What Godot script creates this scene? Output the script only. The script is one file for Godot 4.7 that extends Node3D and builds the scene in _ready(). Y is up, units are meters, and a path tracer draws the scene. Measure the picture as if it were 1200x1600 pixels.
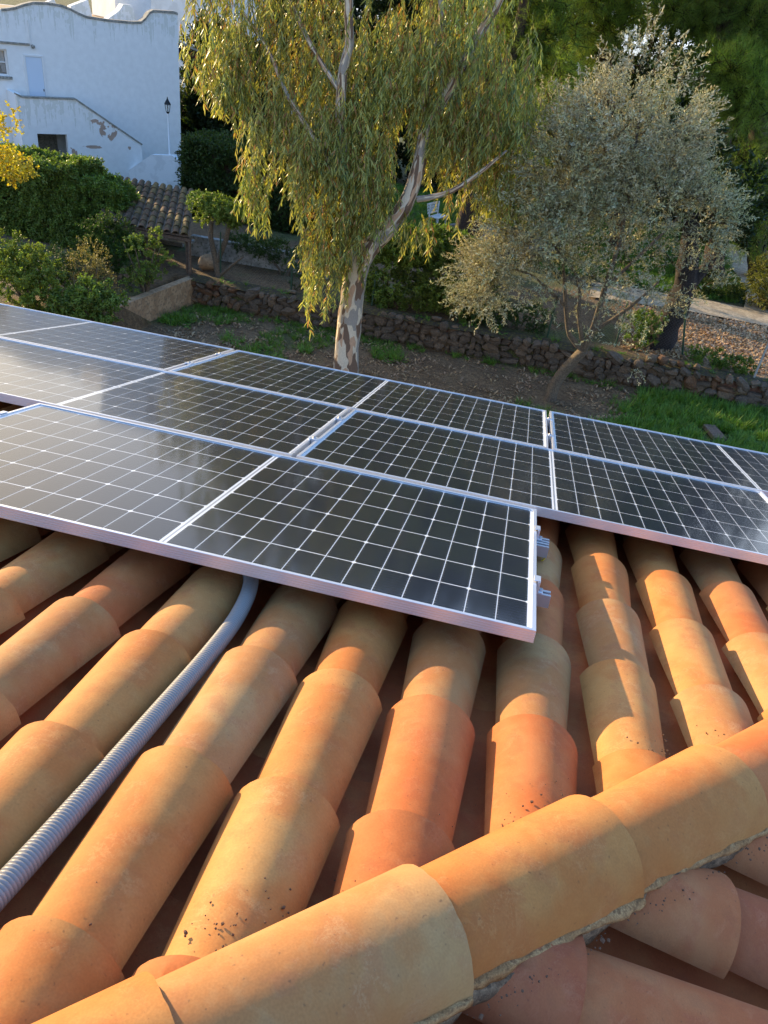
extends Node3D
# A tiled roof with solar panels above a garden, seen from beside the hip. Units are metres, y is up.

const EYE := 7.5            # height of the lens above the lower garden
const K := 7.5 / 6.5        # the garden was surveyed with a 6.5 m lens height; everything in it is multiplied by K
const TERRACE := 0.6        # height of the terrace behind the stone wall (survey units)
const PITCH := 13.0         # roof pitch in degrees
const HIP := 1.815          # the hip runs along u = v + HIP in roof coordinates
const PANEL_L := 2.094
const PANEL_W := 1.038

var rng := RandomNumberGenerator.new()
var M := {}
var used := {}
var roof_tf: Transform3D
var face_tf: Transform3D
var soft_noise := FastNoiseLite.new()

# surveyed crowns [x, y, z, rx, ry, rz, sprays] and limbs [x, y, z, radius]
var EUC_BLOBS := [[-6.47,5.99,-15.30,0.58,0.86,0.70,120], [-6.80,6.59,-15.50,0.46,0.46,0.60,50], [-5.98,5.40,-15.00,0.35,0.46,0.50,50], [-5.34,5.97,-15.00,0.62,1.01,1.00,170], [-5.15,4.81,-14.60,0.48,0.69,0.70,110], [-5.31,3.94,-14.40,0.26,0.64,0.35,50], [-4.51,5.77,-15.20,0.74,1.25,1.20,240], [-4.20,4.41,-14.70,0.64,0.98,0.90,200], [-3.62,5.58,-15.50,0.75,1.39,1.20,220], [-3.35,4.09,-14.80,0.56,0.82,0.80,130], [-3.82,3.01,-14.40,0.62,0.66,0.70,130], [-3.80,2.33,-14.30,0.44,0.55,0.45,75], [-4.15,2.45,-14.30,0.34,0.55,0.45,65], [-2.87,6.16,-15.50,0.73,1.01,1.20,180], [-2.09,6.05,-15.80,0.85,1.20,1.30,200], [-1.67,4.78,-15.60,0.73,0.94,0.90,140], [-1.08,5.57,-15.90,0.64,1.27,1.00,130], [-2.25,5.02,-15.60,0.47,0.70,0.70,70], [-0.96,4.14,-15.80,0.42,0.55,0.60,45], [-2.33,3.43,-15.00,0.26,0.36,0.30,18], [-5.03,7.57,-15.40,1.07,1.07,1.50,170], [-3.63,7.95,-15.40,1.36,1.36,1.80,220], [-2.28,7.93,-15.60,1.25,1.25,1.60,190], [-3.68,9.21,-15.40,1.48,1.18,2.00,200]]
var EUC_LIMBS := [[[-3.39,-0.51,-14.90,0.300], [-3.46,0.43,-14.90,0.265], [-3.46,1.40,-14.90,0.240], [-3.42,2.18,-14.90,0.215], [-3.24,2.70,-14.95,0.190], [-2.84,3.21,-15.00,0.165], [-2.58,3.77,-15.10,0.140], [-2.50,4.33,-15.20,0.125], [-2.45,4.96,-15.30,0.110], [-2.16,5.56,-15.40,0.095], [-1.82,6.38,-15.50,0.080], [-1.52,7.06,-15.60,0.065], [-1.45,8.01,-15.60,0.040]], [[-3.42,2.18,-14.90,0.150], [-3.62,2.90,-14.85,0.120], [-3.75,3.81,-14.80,0.100], [-3.94,4.86,-14.80,0.090], [-3.96,5.67,-14.80,0.085], [-3.88,6.04,-14.80,0.080], [-3.95,6.67,-14.80,0.070], [-3.96,7.88,-15.00,0.050]], [[-2.43,3.71,-15.10,0.060], [-1.99,3.86,-15.10,0.050], [-1.65,4.06,-15.20,0.045], [-1.27,4.41,-15.30,0.035], [-0.96,4.73,-15.40,0.020]], [[-2.45,4.96,-15.30,0.085], [-2.58,5.40,-15.40,0.070], [-2.58,5.90,-15.50,0.060], [-2.46,6.49,-15.50,0.050], [-2.71,7.37,-15.50,0.030]], [[-3.75,3.81,-14.80,0.060], [-4.26,4.40,-14.70,0.050], [-4.94,5.13,-14.80,0.040], [-5.39,5.77,-15.00,0.030], [-5.95,6.29,-15.20,0.020]], [[-3.93,5.26,-14.80,0.050], [-4.70,6.04,-15.00,0.040], [-5.27,6.91,-15.20,0.030]]]
var OLIVE_BLOBS := [[1.08,6.25,-15.60,0.46,0.54,0.70,75], [0.84,5.26,-15.80,0.80,0.74,1.10,160], [1.67,5.28,-15.70,0.56,0.79,0.90,130], [0.45,4.29,-15.80,0.86,0.77,1.10,170], [1.80,4.22,-15.40,0.83,0.81,1.20,190], [2.78,3.97,-15.80,0.47,0.43,0.70,75], [0.03,3.28,-15.60,0.88,0.74,1.10,170], [1.17,3.35,-15.30,0.95,0.83,1.20,200], [-0.51,2.57,-15.60,0.66,0.57,0.80,120], [0.60,2.47,-15.50,0.63,0.50,0.80,90], [1.96,2.86,-15.40,0.75,0.61,1.00,130], [2.11,1.69,-15.40,0.53,0.35,0.50,60], [2.73,3.02,-15.80,0.49,0.39,0.70,50], [-0.03,4.78,-16.20,0.60,0.72,0.80,80], [-0.96,2.24,-15.60,0.41,0.36,0.50,50]]
var OLIVE_LIMBS := [[[0.92,-0.11,-15.85,0.135], [0.91,0.30,-15.85,0.120], [1.06,0.78,-15.80,0.110], [1.31,1.23,-15.75,0.100]], [[1.31,1.23,-15.75,0.070], [0.96,1.47,-15.80,0.050], [0.75,2.03,-15.80,0.040], [0.52,2.76,-15.80,0.030], [0.18,3.66,-15.90,0.020]], [[1.31,1.23,-15.75,0.075], [1.36,1.67,-15.60,0.060], [1.37,2.61,-15.50,0.050], [1.41,3.58,-15.50,0.040], [1.28,4.87,-15.60,0.030], [1.10,6.06,-15.60,0.015]], [[1.31,1.23,-15.75,0.050], [1.05,1.91,-15.50,0.040], [0.78,2.75,-15.50,0.030], [0.02,3.33,-15.60,0.020]], [[1.37,2.61,-15.50,0.035], [1.92,3.43,-15.50,0.030], [2.34,4.03,-15.70,0.020]], [[1.36,1.67,-15.60,0.035], [1.92,2.36,-15.40,0.030], [2.30,2.92,-15.40,0.020]], [[0.75,2.03,-15.80,0.030], [-0.06,2.56,-15.70,0.020], [-0.58,2.62,-15.60,0.015]]]
var PINES := [["sunlit_tint", [[-1.09,5.75,-25.00,1.10,0.98,1.40,80], [-1.01,4.51,-24.50,1.04,0.99,1.30,75], [-0.81,6.55,-26.00,0.91,0.72,1.30,45], [-2.06,6.41,-26.00,1.10,1.10,1.40,60], [-0.91,2.58,-25.00,0.96,1.15,1.20,45], [-1.38,8.27,-26.00,1.57,1.22,2.00,80]], [[[-2.04,0.39,-25.50,0.300], [-2.61,3.14,-25.80,0.260], [-2.61,5.38,-26.00,0.220], [-2.24,7.31,-26.00,0.170], [-2.00,9.46,-26.00,0.100]]]],
["sunlit_top_tint", [[0.28,7.34,-28.00,1.62,0.86,1.60,90], [-0.22,8.54,-28.00,2.04,1.11,2.00,90], [1.22,8.10,-28.50,1.71,0.76,1.60,50], [0.07,5.07,-29.00,1.25,1.25,1.60,50]], [[[2.71,-0.06,-29.00,0.280], [1.31,4.29,-29.00,0.240], [0.52,6.89,-29.00,0.200], [-0.28,9.53,-29.00,0.120]]]],
["stone", [[3.79,6.12,-25.00,1.46,0.72,1.50,130], [4.83,5.75,-24.50,1.01,0.76,1.40,80], [5.23,4.45,-25.50,0.99,0.90,1.40,60], [5.46,3.24,-27.00,1.38,1.08,1.50,80], [6.25,3.15,-26.00,0.95,1.13,1.40,60]], [[[5.56,1.03,-26.50,0.340], [4.96,3.24,-26.50,0.300], [4.18,5.24,-26.20,0.270], [3.62,7.06,-26.00,0.220], [3.18,9.27,-26.00,0.140]], [[4.20,5.09,-26.00,0.100], [4.66,5.52,-25.40,0.070], [5.04,5.90,-25.00,0.040]], [[4.64,3.97,-26.00,0.090], [5.12,4.66,-25.80,0.060], [5.75,4.94,-25.50,0.040]]]],
["old", [[3.15,7.85,-27.00,1.96,0.71,1.80,120], [4.44,7.59,-26.00,1.20,1.03,1.60,90], [2.58,9.03,-27.00,2.43,1.21,2.20,150], [4.47,8.93,-27.00,1.72,1.38,2.00,110]], [[[7.24,0.95,-28.00,0.300], [5.68,4.96,-28.00,0.260], [4.54,7.34,-28.00,0.200], [3.36,10.18,-28.00,0.120]]]]]  # key picks the darker needle tint that stands for shade
var DARKTREES := [[[[-14.39,3.68,-34.00,1.37,1.58,1.50,200], [-14.05,1.85,-33.50,1.47,1.21,1.40,170], [-12.85,2.94,-34.00,1.33,1.86,1.60,180], [-15.05,1.96,-33.50,0.81,1.21,1.00,80], [-14.27,0.89,-33.00,1.48,1.08,1.30,120]], [[-14.26,-1.60,-34.00,0.200], [-14.26,1.78,-34.00,0.150], [-14.12,4.17,-34.00,0.080]]],
[[[-13.46,1.96,-40.00,1.87,3.43,1.90,200], [-13.15,5.21,-41.00,2.13,2.43,1.90,170], [-13.02,8.22,-41.00,2.03,2.33,1.90,170], [-12.02,10.82,-41.00,1.95,1.95,1.90,150], [-10.68,6.29,-42.00,1.82,3.65,1.90,150], [-13.48,-1.12,-39.00,2.23,1.60,1.60,130], [-10.83,0.20,-41.00,1.95,2.27,1.60,130]], [[-13.09,-2.46,-40.00,0.200], [-13.27,1.42,-40.00,0.150], [-13.50,5.69,-41.00,0.080]]],
[[[-7.07,2.59,-36.00,1.92,3.02,2.00,170], [-7.15,5.88,-37.00,2.14,2.14,2.00,150], [-7.26,8.71,-37.00,2.04,2.04,2.00,150], [-7.84,11.05,-37.00,1.96,1.71,2.00,130], [-4.82,1.75,-35.00,1.35,1.35,1.50,80]], [[-6.07,-0.68,-36.00,0.250], [-6.52,2.66,-36.00,0.200], [-7.24,6.55,-37.00,0.100]]],
[[[-3.54,3.41,-38.00,2.25,3.10,2.00,160], [-4.69,6.63,-38.00,2.15,1.88,2.00,130], [-4.34,9.07,-38.00,2.06,2.06,2.00,150], [-5.04,11.42,-38.00,1.98,1.73,2.00,130], [-1.86,1.16,-37.00,1.70,1.27,1.60,90]], [[-2.46,-0.75,-38.00,0.250], [-3.17,2.95,-38.00,0.200], [-4.24,7.13,-38.00,0.100]]],
[[[0.57,2.69,-38.00,2.24,3.08,2.00,150], [-0.39,5.51,-38.00,1.88,1.88,2.00,100], [-0.98,7.93,-38.00,2.07,2.07,2.00,120], [-1.81,10.34,-38.00,2.24,1.99,2.00,150], [-2.07,12.42,-38.00,1.92,1.44,2.00,120], [0.62,0.36,-36.00,2.22,1.38,1.80,110]], [[1.55,-1.26,-38.00,0.250], [0.64,2.44,-38.00,0.200], [-0.41,6.66,-38.00,0.100]]],
[[[4.35,1.66,-40.00,2.36,2.66,2.00,150], [3.12,3.89,-40.00,2.00,1.72,2.00,100], [2.69,6.32,-40.00,1.93,1.38,2.00,60], [1.47,9.59,-40.00,2.36,2.10,2.00,150], [0.78,12.00,-40.00,2.27,1.77,2.00,140], [5.56,-0.04,-38.00,2.01,1.01,1.60,90]], [[5.25,-1.38,-40.00,0.250], [4.04,2.70,-40.00,0.200], [3.16,5.65,-40.00,0.100]]],
[[[7.17,3.36,-38.00,1.89,2.16,2.00,130], [7.66,5.58,-38.00,1.82,2.08,2.00,120], [5.53,7.34,-38.00,2.04,1.78,2.00,120], [3.09,9.05,-39.00,1.79,1.79,2.00,140], [2.17,11.21,-39.00,1.98,1.73,2.00,140], [7.03,9.19,-38.00,1.96,1.96,2.00,130], [4.92,9.78,-38.00,2.44,1.95,2.00,160], [3.92,12.00,-38.00,2.12,1.65,2.00,140], [8.50,1.58,-36.00,1.58,1.32,1.80,110], [7.10,0.80,-37.00,1.38,1.10,1.50,80]], [[9.01,-0.32,-38.00,0.300], [7.67,3.43,-38.00,0.220], [6.70,6.82,-38.00,0.100]]],
[[[9.38,4.97,-34.00,2.10,2.80,2.00,220], [7.93,7.98,-34.00,1.99,1.99,2.00,200], [7.22,10.24,-34.00,1.91,1.70,2.00,180], [9.67,2.51,-33.00,1.66,1.42,1.60,120]], [[11.33,0.20,-34.00,0.300], [9.71,4.15,-34.00,0.220], [7.84,8.71,-34.00,0.100]]]]

# ------------------------------------------------------------------ small helpers
func R(u: float, v: float, n: float) -> Vector3:
	return roof_tf * Vector3(u, n, -v)

func G(x: float, y: float, z: float) -> Vector3:
	return Vector3(x, y, z) * K

func numbered(called: String) -> String:
	if not used.has(called):
		used[called] = 0
		return called
	used[called] += 1
	return "%s_%03d" % [called, used[called]]

func tag(o: Node, label: String, category: String, group := "", kind := "") -> void:
	if label != "": o.set_meta("label", label)
	if category != "": o.set_meta("category", category)
	if group != "": o.set_meta("group", group)
	if kind != "": o.set_meta("kind", kind)

func thing(called: String, label: String, category: String, tf := Transform3D.IDENTITY, group := "") -> Node3D:
	var o := Node3D.new()
	o.name = numbered(called)
	add_child(o)
	o.transform = tf
	tag(o, label, category, group)
	return o

func part(called: String, mesh: Mesh, m: Material, parent: Node, tf := Transform3D.IDENTITY) -> MeshInstance3D:
	var o := MeshInstance3D.new()
	o.name = numbered(called) if parent == self else called
	o.mesh = mesh
	if m: o.material_override = m
	o.transform = tf
	parent.add_child(o, true)
	return o

func at(p: Vector3) -> Transform3D:
	return Transform3D(Basis.IDENTITY, p)

func srgb(r: float, g: float, b: float) -> Color:
	return Color(r, g, b)

func lin(r: float, g: float, b: float) -> Color:
	return Color(r, g, b).linear_to_srgb()

# ------------------------------------------------------------------ mesh building
func begin() -> SurfaceTool:
	var st := SurfaceTool.new()
	st.begin(Mesh.PRIMITIVE_TRIANGLES)
	return st

func quad(st: SurfaceTool, a: Vector3, b: Vector3, c: Vector3, d: Vector3) -> void:
	for p in [a, b, c, a, c, d]:
		st.add_vertex(p)

func finish(st: SurfaceTool) -> ArrayMesh:
	st.generate_normals()
	return st.commit()

# a box with chamfered edges; c is the chamfer
func add_box(st: SurfaceTool, lo: Vector3, hi: Vector3, c := 0.0) -> void:
	var m := (lo + hi) / 2.0
	var h := (hi - lo) / 2.0
	c = minf(c, minf(h.x, minf(h.y, h.z)) * 0.9)
	st.set_smooth_group(-1)
	for ax in 3:
		for s: float in [-1.0, 1.0]:
			var n := Vector3.ZERO
			n[ax] = s
			var i := (ax + 1) % 3
			var j := (ax + 2) % 3
			var q := []
			for e in [[-1, -1], [1, -1], [1, 1], [-1, 1]]:
				var p := Vector3.ZERO
				p[ax] = s * h[ax]
				p[i] = e[0] * (h[i] - c)
				p[j] = e[1] * (h[j] - c)
				q.append(m + p)
			if s < 0.0: quad(st, q[0], q[1], q[2], q[3])
			else: quad(st, q[3], q[2], q[1], q[0])
	if c <= 0.0: return
	for ax in 3:
		var i := (ax + 1) % 3
		var j := (ax + 2) % 3
		for si: float in [-1.0, 1.0]:
			for sj: float in [-1.0, 1.0]:
				var q := []
				for e in [[-1.0, 0], [1.0, 0], [1.0, 1], [-1.0, 1]]:
					var p := Vector3.ZERO
					p[ax] = e[0] * (h[ax] - c)
					p[i] = si * (h[i] - (c if e[1] == 1 else 0.0))
					p[j] = sj * (h[j] - (0.0 if e[1] == 1 else c))
					q.append(m + p)
				if si * sj > 0.0: quad(st, q[0], q[1], q[2], q[3])
				else: quad(st, q[3], q[2], q[1], q[0])
	for a: float in [-1.0, 1.0]:
		for b: float in [-1.0, 1.0]:
			for d: float in [-1.0, 1.0]:
				var p1 := m + Vector3(a * h.x, b * (h.y - c), d * (h.z - c))
				var p2 := m + Vector3(a * (h.x - c), b * h.y, d * (h.z - c))
				var p3 := m + Vector3(a * (h.x - c), b * (h.y - c), d * h.z)
				if a * b * d > 0.0:
					for p in [p1, p3, p2]: st.add_vertex(p)
				else:
					for p in [p1, p2, p3]: st.add_vertex(p)

func box_mesh(lo: Vector3, hi: Vector3, c := 0.0) -> ArrayMesh:
	var st := begin()
	add_box(st, lo, hi, c)
	return finish(st)

# a prism of the outline (x, y) between two depths
func add_prism(st: SurfaceTool, outline: PackedVector2Array, z0: float, z1: float) -> void:
	var tri := Geometry2D.triangulate_polygon(outline)
	st.set_smooth_group(-1)
	for k in range(0, tri.size(), 3):
		var a := outline[tri[k]]
		var b := outline[tri[k + 1]]
		var c := outline[tri[k + 2]]
		for p in [a, b, c]:
			st.set_uv(p)
			st.add_vertex(Vector3(p.x, p.y, z0))
		for p in [a, c, b]:
			st.set_uv(p)
			st.add_vertex(Vector3(p.x, p.y, z1))
	for k in outline.size():
		var a := outline[k]
		var b := outline[(k + 1) % outline.size()]
		for p in [Vector3(a.x, a.y, z0), Vector3(a.x, a.y, z1), Vector3(b.x, b.y, z1), Vector3(a.x, a.y, z0), Vector3(b.x, b.y, z1), Vector3(b.x, b.y, z0)]:
			st.set_uv(Vector2(p.x, p.y))
			st.add_vertex(p)

# a tapered tube through points; knobs is how uneven its skin is
func add_tube(st: SurfaceTool, pts: PackedVector3Array, radii: PackedFloat32Array, sides := 8, knobs := 0.0, seed_at := 0.0) -> void:
	var rings := []
	var up := Vector3(0.13, 0.2, 0.97).normalized()
	var run := 0.0
	var runs := []
	for k in pts.size():
		var d := (pts[mini(k + 1, pts.size() - 1)] - pts[maxi(k - 1, 0)]).normalized()
		var x := up.cross(d)
		if x.length() < 0.05: x = Vector3.RIGHT.cross(d)
		x = x.normalized()
		var y := d.cross(x).normalized()
		up = y.cross(x) * -1.0 if false else up
		if k > 0: run += pts[k].distance_to(pts[k - 1])
		runs.append(run)
		var ring := PackedVector3Array()
		for s in sides:
			var a := TAU * s / sides
			var q := x * cos(a) + y * sin(a)
			var rr := radii[k]
			if knobs > 0.0: rr *= 1.0 + knobs * soft_noise.get_noise_3d(q.x * 60.0 + seed_at, q.z * 60.0, run * 90.0)
			ring.append(pts[k] + q * rr)
		rings.append(ring)
	st.set_smooth_group(0)
	for k in pts.size() - 1:
		for s in sides:
			var t := (s + 1) % sides
			var us := float(s) / sides
			var ut := float(s + 1) / sides
			for e in [[rings[k][s], us, runs[k]], [rings[k + 1][s], us, runs[k + 1]], [rings[k + 1][t], ut, runs[k + 1]], [rings[k][s], us, runs[k]], [rings[k + 1][t], ut, runs[k + 1]], [rings[k][t], ut, runs[k]]]:
				st.set_uv(Vector2(e[1], e[2]))
				st.add_vertex(e[0])
	st.set_smooth_group(-1)
	for s in sides:
		var t := (s + 1) % sides
		for p in [pts[0], rings[0][s], rings[0][t]]: st.add_vertex(p)
		for p in [pts[-1], rings[-1][t], rings[-1][s]]: st.add_vertex(p)

# smooth curve through points; returns the points and radii
func spline(raw: Array, step: float) -> Array:
	var pts := PackedVector3Array()
	var rad := PackedFloat32Array()
	for k in raw.size() - 1:
		var p0: Vector3 = raw[maxi(k - 1, 0)][0]
		var p1: Vector3 = raw[k][0]
		var p2: Vector3 = raw[k + 1][0]
		var p3: Vector3 = raw[mini(k + 2, raw.size() - 1)][0]
		var n := maxi(2, int(p1.distance_to(p2) / step))
		for i in n:
			var t := float(i) / n
			pts.append(p1.cubic_interpolate(p2, p0, p3, t))
			rad.append(lerpf(raw[k][1], raw[k + 1][1], t))
	pts.append(raw[-1][0])
	rad.append(raw[-1][1])
	return [pts, rad]

func limb(st: SurfaceTool, raw: Array, sides := 9, knobs := 0.25) -> void:
	var r := []
	for e in raw:
		r.append([G(e[0], e[1], e[2]), e[3] * K])
	var s := spline(r, 0.22)
	add_tube(st, s[0], s[1], sides, knobs, r[0][0].x * 7.0)

# ------------------------------------------------------------------ textures
func noise_bytes(size: int, freq: float, seed_at: int, octaves := 4, kind := FastNoiseLite.TYPE_SIMPLEX_SMOOTH, warp := 0.0) -> PackedByteArray:
	var f := FastNoiseLite.new()
	f.noise_type = kind
	f.seed = seed_at
	f.frequency = freq
	f.fractal_octaves = octaves
	if warp > 0.0:
		f.domain_warp_enabled = true
		f.domain_warp_amplitude = warp
		f.domain_warp_frequency = freq * 0.7
	var im := f.get_seamless_image(size, size)
	im.convert(Image.FORMAT_L8)
	return im.get_data()

func tex(size: int, data: PackedByteArray) -> ImageTexture:
	return ImageTexture.create_from_image(Image.create_from_data(size, size, false, Image.FORMAT_RGB8, data))

func grey_tex(size: int, data: PackedByteArray) -> ImageTexture:
	return ImageTexture.create_from_image(Image.create_from_data(size, size, false, Image.FORMAT_L8, data))

func put(d: PackedByteArray, k: int, c: Color) -> void:
	d[k] = int(clampf(c.r, 0, 1) * 255)
	d[k + 1] = int(clampf(c.g, 0, 1) * 255)
	d[k + 2] = int(clampf(c.b, 0, 1) * 255)

# mottled surface: two tones mixed by coarse noise, then fine grain
func mottled(size: int, a: Color, b: Color, c: Color, f1: float, f2: float, seed_at: int, grain := 0.18) -> ImageTexture:
	var n1 := noise_bytes(size, f1, seed_at, 4)
	var n2 := noise_bytes(size, f2, seed_at + 1, 3)
	var n3 := noise_bytes(size, 0.35, seed_at + 2, 2)
	var d := PackedByteArray()
	d.resize(size * size * 3)
	for k in size * size:
		var t := smoothstep(0.35, 0.65, n1[k] / 255.0)
		var s := smoothstep(0.55, 0.75, n2[k] / 255.0)
		var col := a.lerp(b, t).lerp(c, s * 0.7) * (1.0 + grain * (n3[k] / 127.5 - 1.0))
		put(d, k * 3, col)
	return tex(size, d)

func terracotta() -> ImageTexture:
	var size := 1024
	var n1 := noise_bytes(size, 0.0035, 11, 3)
	var n2 := noise_bytes(size, 0.010, 12, 4, FastNoiseLite.TYPE_SIMPLEX_SMOOTH, 60.0)
	var n3 := noise_bytes(size, 0.018, 13, 3, FastNoiseLite.TYPE_SIMPLEX_SMOOTH, 90.0)
	var n4 := noise_bytes(size, 0.25, 14, 3)
	var n5 := noise_bytes(size, 0.10, 15, 2)
	var n6 := noise_bytes(size, 0.014, 16, 5)
	var n7 := noise_bytes(size, 0.03, 17, 5, FastNoiseLite.TYPE_SIMPLEX_SMOOTH, 30.0)
	var d := PackedByteArray()
	d.resize(size * size * 3)
	var orange := srgb(0.672, 0.438, 0.243)
	var tan_ := srgb(0.70, 0.525, 0.325)
	var pink := srgb(0.63, 0.385, 0.25)
	for k in size * size:
		var t := smoothstep(0.36, 0.66, n1[k] / 255.0 * 0.75 + n6[k] / 255.0 * 0.25)
		var p := smoothstep(0.5, 0.74, n2[k] / 255.0)
		var col := orange.lerp(tan_, t * 0.75).lerp(pink, p * 0.3)
		# lime bloom in soft-edged patches, wiped marks inside them
		var patch := smoothstep(0.54, 0.70, n2[k] / 255.0)
		var bloom := smoothstep(0.52, 0.72, n7[k] / 255.0)
		col = col.lerp(srgb(0.76, 0.63, 0.44), bloom * 0.10)
		var smear := 1.0 - absf(n3[k] / 127.5 - 1.0) * 8.0
		if smear > 0.0: col = col.lerp(srgb(0.80, 0.67, 0.48), smear * (0.05 + 0.26 * patch))
		# brown dirt
		var dirt := smoothstep(0.60, 0.78, n6[k] / 255.0)
		col = col.lerp(srgb(0.45, 0.31, 0.21), dirt * 0.10)
		var speck := smoothstep(0.85, 0.90, n5[k] / 255.0)
		col = col.lerp(srgb(0.36, 0.26, 0.19), speck * 0.4)
		col = col * (1.0 + 0.06 * (n4[k] / 127.5 - 1.0))
		put(d, k * 3, col)
	return tex(size, d)

func material(called: String, c: Color, rough: float, metal := 0.0) -> StandardMaterial3D:
	var m := StandardMaterial3D.new()
	m.resource_name = called
	m.albedo_color = c
	m.roughness = rough
	m.metallic = metal
	M[called] = m
	return m

func world_mapped(m: StandardMaterial3D, t: Texture2D, metres: float, off := Vector3.ZERO) -> void:
	m.albedo_texture = t
	m.uv1_triplanar = true
	m.uv1_world_triplanar = true
	m.uv1_triplanar_sharpness = 4.0
	m.uv1_scale = Vector3.ONE / metres
	m.uv1_offset = off

func relief(m: StandardMaterial3D, t: Texture2D, cm: float) -> void:
	m.heightmap_enabled = true
	m.heightmap_texture = t
	m.heightmap_scale = cm

func leaf_material(called: String, rough: float, glow: Color) -> void:
	var m := material(called, Color.WHITE, rough)
	m.vertex_color_use_as_albedo = true
	m.backlight_enabled = true
	m.backlight = glow
	m.metallic_specular = 0.4
	m.cull_mode = BaseMaterial3D.CULL_DISABLED

func make_materials() -> void:
	var clay := terracotta()
	var grain := grey_tex(512, noise_bytes(512, 0.12, 21, 4))
	var tints := [srgb(1.0, 0.98, 0.95), srgb(1.0, 0.93, 0.84), srgb(0.96, 1.0, 1.05), srgb(1.0, 0.86, 0.82), srgb(0.92, 0.93, 0.95), srgb(1.03, 1.04, 1.0), srgb(0.95, 0.84, 0.82), srgb(1.0, 0.95, 0.88)]
	for k in tints.size():
		var m := material("clay_%d" % k, tints[k], 0.78)
		world_mapped(m, clay, 1.15 + 0.05 * k, Vector3(0.13 * k, 0.31 * k, 0.57 * k))
		relief(m, grain, 0.025)
		m.metallic_specular = 0.35
	for k in 3:
		var m := material("red_clay_%d" % k, [srgb(1.05, 0.8, 0.68), srgb(1.0, 0.74, 0.62), srgb(1.08, 0.86, 0.74)][k], 0.85)
		world_mapped(m, clay, 1.0, Vector3(0.3 * k, 0.7 * k, 0.2))
		relief(m, grain, 0.06)
	for k in 3:
		var m := material("rosy_clay_%d" % k, [srgb(0.97, 0.86, 0.86), srgb(0.9, 0.75, 0.77), srgb(0.96, 0.83, 0.82)][k], 0.85)
		world_mapped(m, clay, 1.0, Vector3(0.17 * k, 0.27 * k, 0.9))
		relief(m, grain, 0.05)
	var mortar := material("mortar", Color.WHITE, 0.95)
	world_mapped(mortar, mottled(256, srgb(0.42, 0.34, 0.27), srgb(0.56, 0.46, 0.36), srgb(0.27, 0.23, 0.2), 0.02, 0.05, 31, 0.35), 0.25)
	relief(mortar, grain, 0.06)
	mortar.metallic_specular = 0.15
	var lip := material("lip_mortar", Color.WHITE, 0.95)
	world_mapped(lip, mottled(256, srgb(0.60, 0.44, 0.29), srgb(0.66, 0.51, 0.35), srgb(0.45, 0.33, 0.23), 0.03, 0.08, 34, 0.25), 0.3)
	relief(lip, grain, 0.04)
	lip.metallic_specular = 0.15
	var crumb := material("crumb", srgb(0.40, 0.31, 0.25), 0.95)
	crumb.metallic_specular = 0.2
	var deck := material("roof_deck", Color.WHITE, 0.95)
	world_mapped(deck, mottled(256, srgb(0.36, 0.25, 0.2), srgb(0.45, 0.33, 0.27), srgb(0.28, 0.2, 0.17), 0.02, 0.05, 33, 0.3), 0.6)
	# panels
	var alu := material("aluminium", srgb(0.88, 0.885, 0.9), 0.34, 0.75)
	alu.metallic_specular = 0.6
	material("rail_aluminium", srgb(0.75, 0.77, 0.8), 0.38, 0.8)
	material("steel", srgb(0.62, 0.63, 0.65), 0.35, 0.9)
	material("backsheet", srgb(0.86, 0.87, 0.87), 0.5)
	material("ribbon", srgb(0.66, 0.67, 0.68), 0.4, 0.6)
	for k in 3:
		var cell := material("cell_%d" % k, [srgb(0.92, 0.92, 1.0), Color.WHITE, srgb(0.85, 0.92, 1.0)][k], 0.3)
		cell.albedo_texture = cell_print()
		cell.metallic_specular = 0.3
	var glass := material("panel_glass", Color(0.1, 0.1, 0.1, 0.01), 0.075)
	glass.metallic_specular = 0.41
	glass.transparency = BaseMaterial3D.TRANSPARENCY_ALPHA
	glass.cull_mode = BaseMaterial3D.CULL_DISABLED
	material("grey_plastic", srgb(0.53, 0.52, 0.51), 0.38)
	material("green_wire", srgb(0.35, 0.55, 0.15), 0.5)
	material("yellow_wire", srgb(0.85, 0.75, 0.15), 0.5)
	# garden
	var soil := material("soil", Color.WHITE, 0.95)
	soil.vertex_color_use_as_albedo = true
	world_mapped(soil, mottled(512, srgb(0.78, 0.76, 0.74), srgb(1.0, 0.98, 0.95), srgb(0.62, 0.6, 0.58), 0.02, 0.06, 41, 0.5), 1.7)
	relief(soil, grey_tex(512, noise_bytes(512, 0.06, 44, 5)), 3.0)
	var path := material("path", Color.WHITE, 0.9)
	world_mapped(path, mottled(512, srgb(0.62, 0.55, 0.45), srgb(0.7, 0.63, 0.52), srgb(0.5, 0.46, 0.38), 0.01, 0.04, 42, 0.2), 2.4)
	var slate := material("dark_paving", Color.WHITE, 0.85)
	world_mapped(slate, mottled(256, srgb(0.42, 0.42, 0.41), srgb(0.5, 0.49, 0.47), srgb(0.36, 0.37, 0.36), 0.02, 0.05, 43, 0.2), 2.0)
	for k in 5:
		var m := material("stone_%d" % k, [srgb(0.92, 0.92, 0.92), srgb(1.0, 0.97, 0.93), srgb(0.85, 0.84, 0.82), srgb(1.0, 0.84, 0.7), srgb(1.0, 0.95, 0.88)][k], 0.92)
		world_mapped(m, M_stone(), 0.55, Vector3(0.3 * k, 0.2 * k, 0.7 * k))
		relief(m, grain, 0.8)
	var moss := material("moss", Color.WHITE, 1.0)
	world_mapped(moss, mottled(256, srgb(0.25, 0.22, 0.13), srgb(0.21, 0.18, 0.13), srgb(0.44, 0.42, 0.12), 0.015, 0.05, 46, 0.4), 1.2)
	relief(moss, grain, 1.5)
	var render_ := material("ochre_render", Color.WHITE, 0.95)
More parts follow.
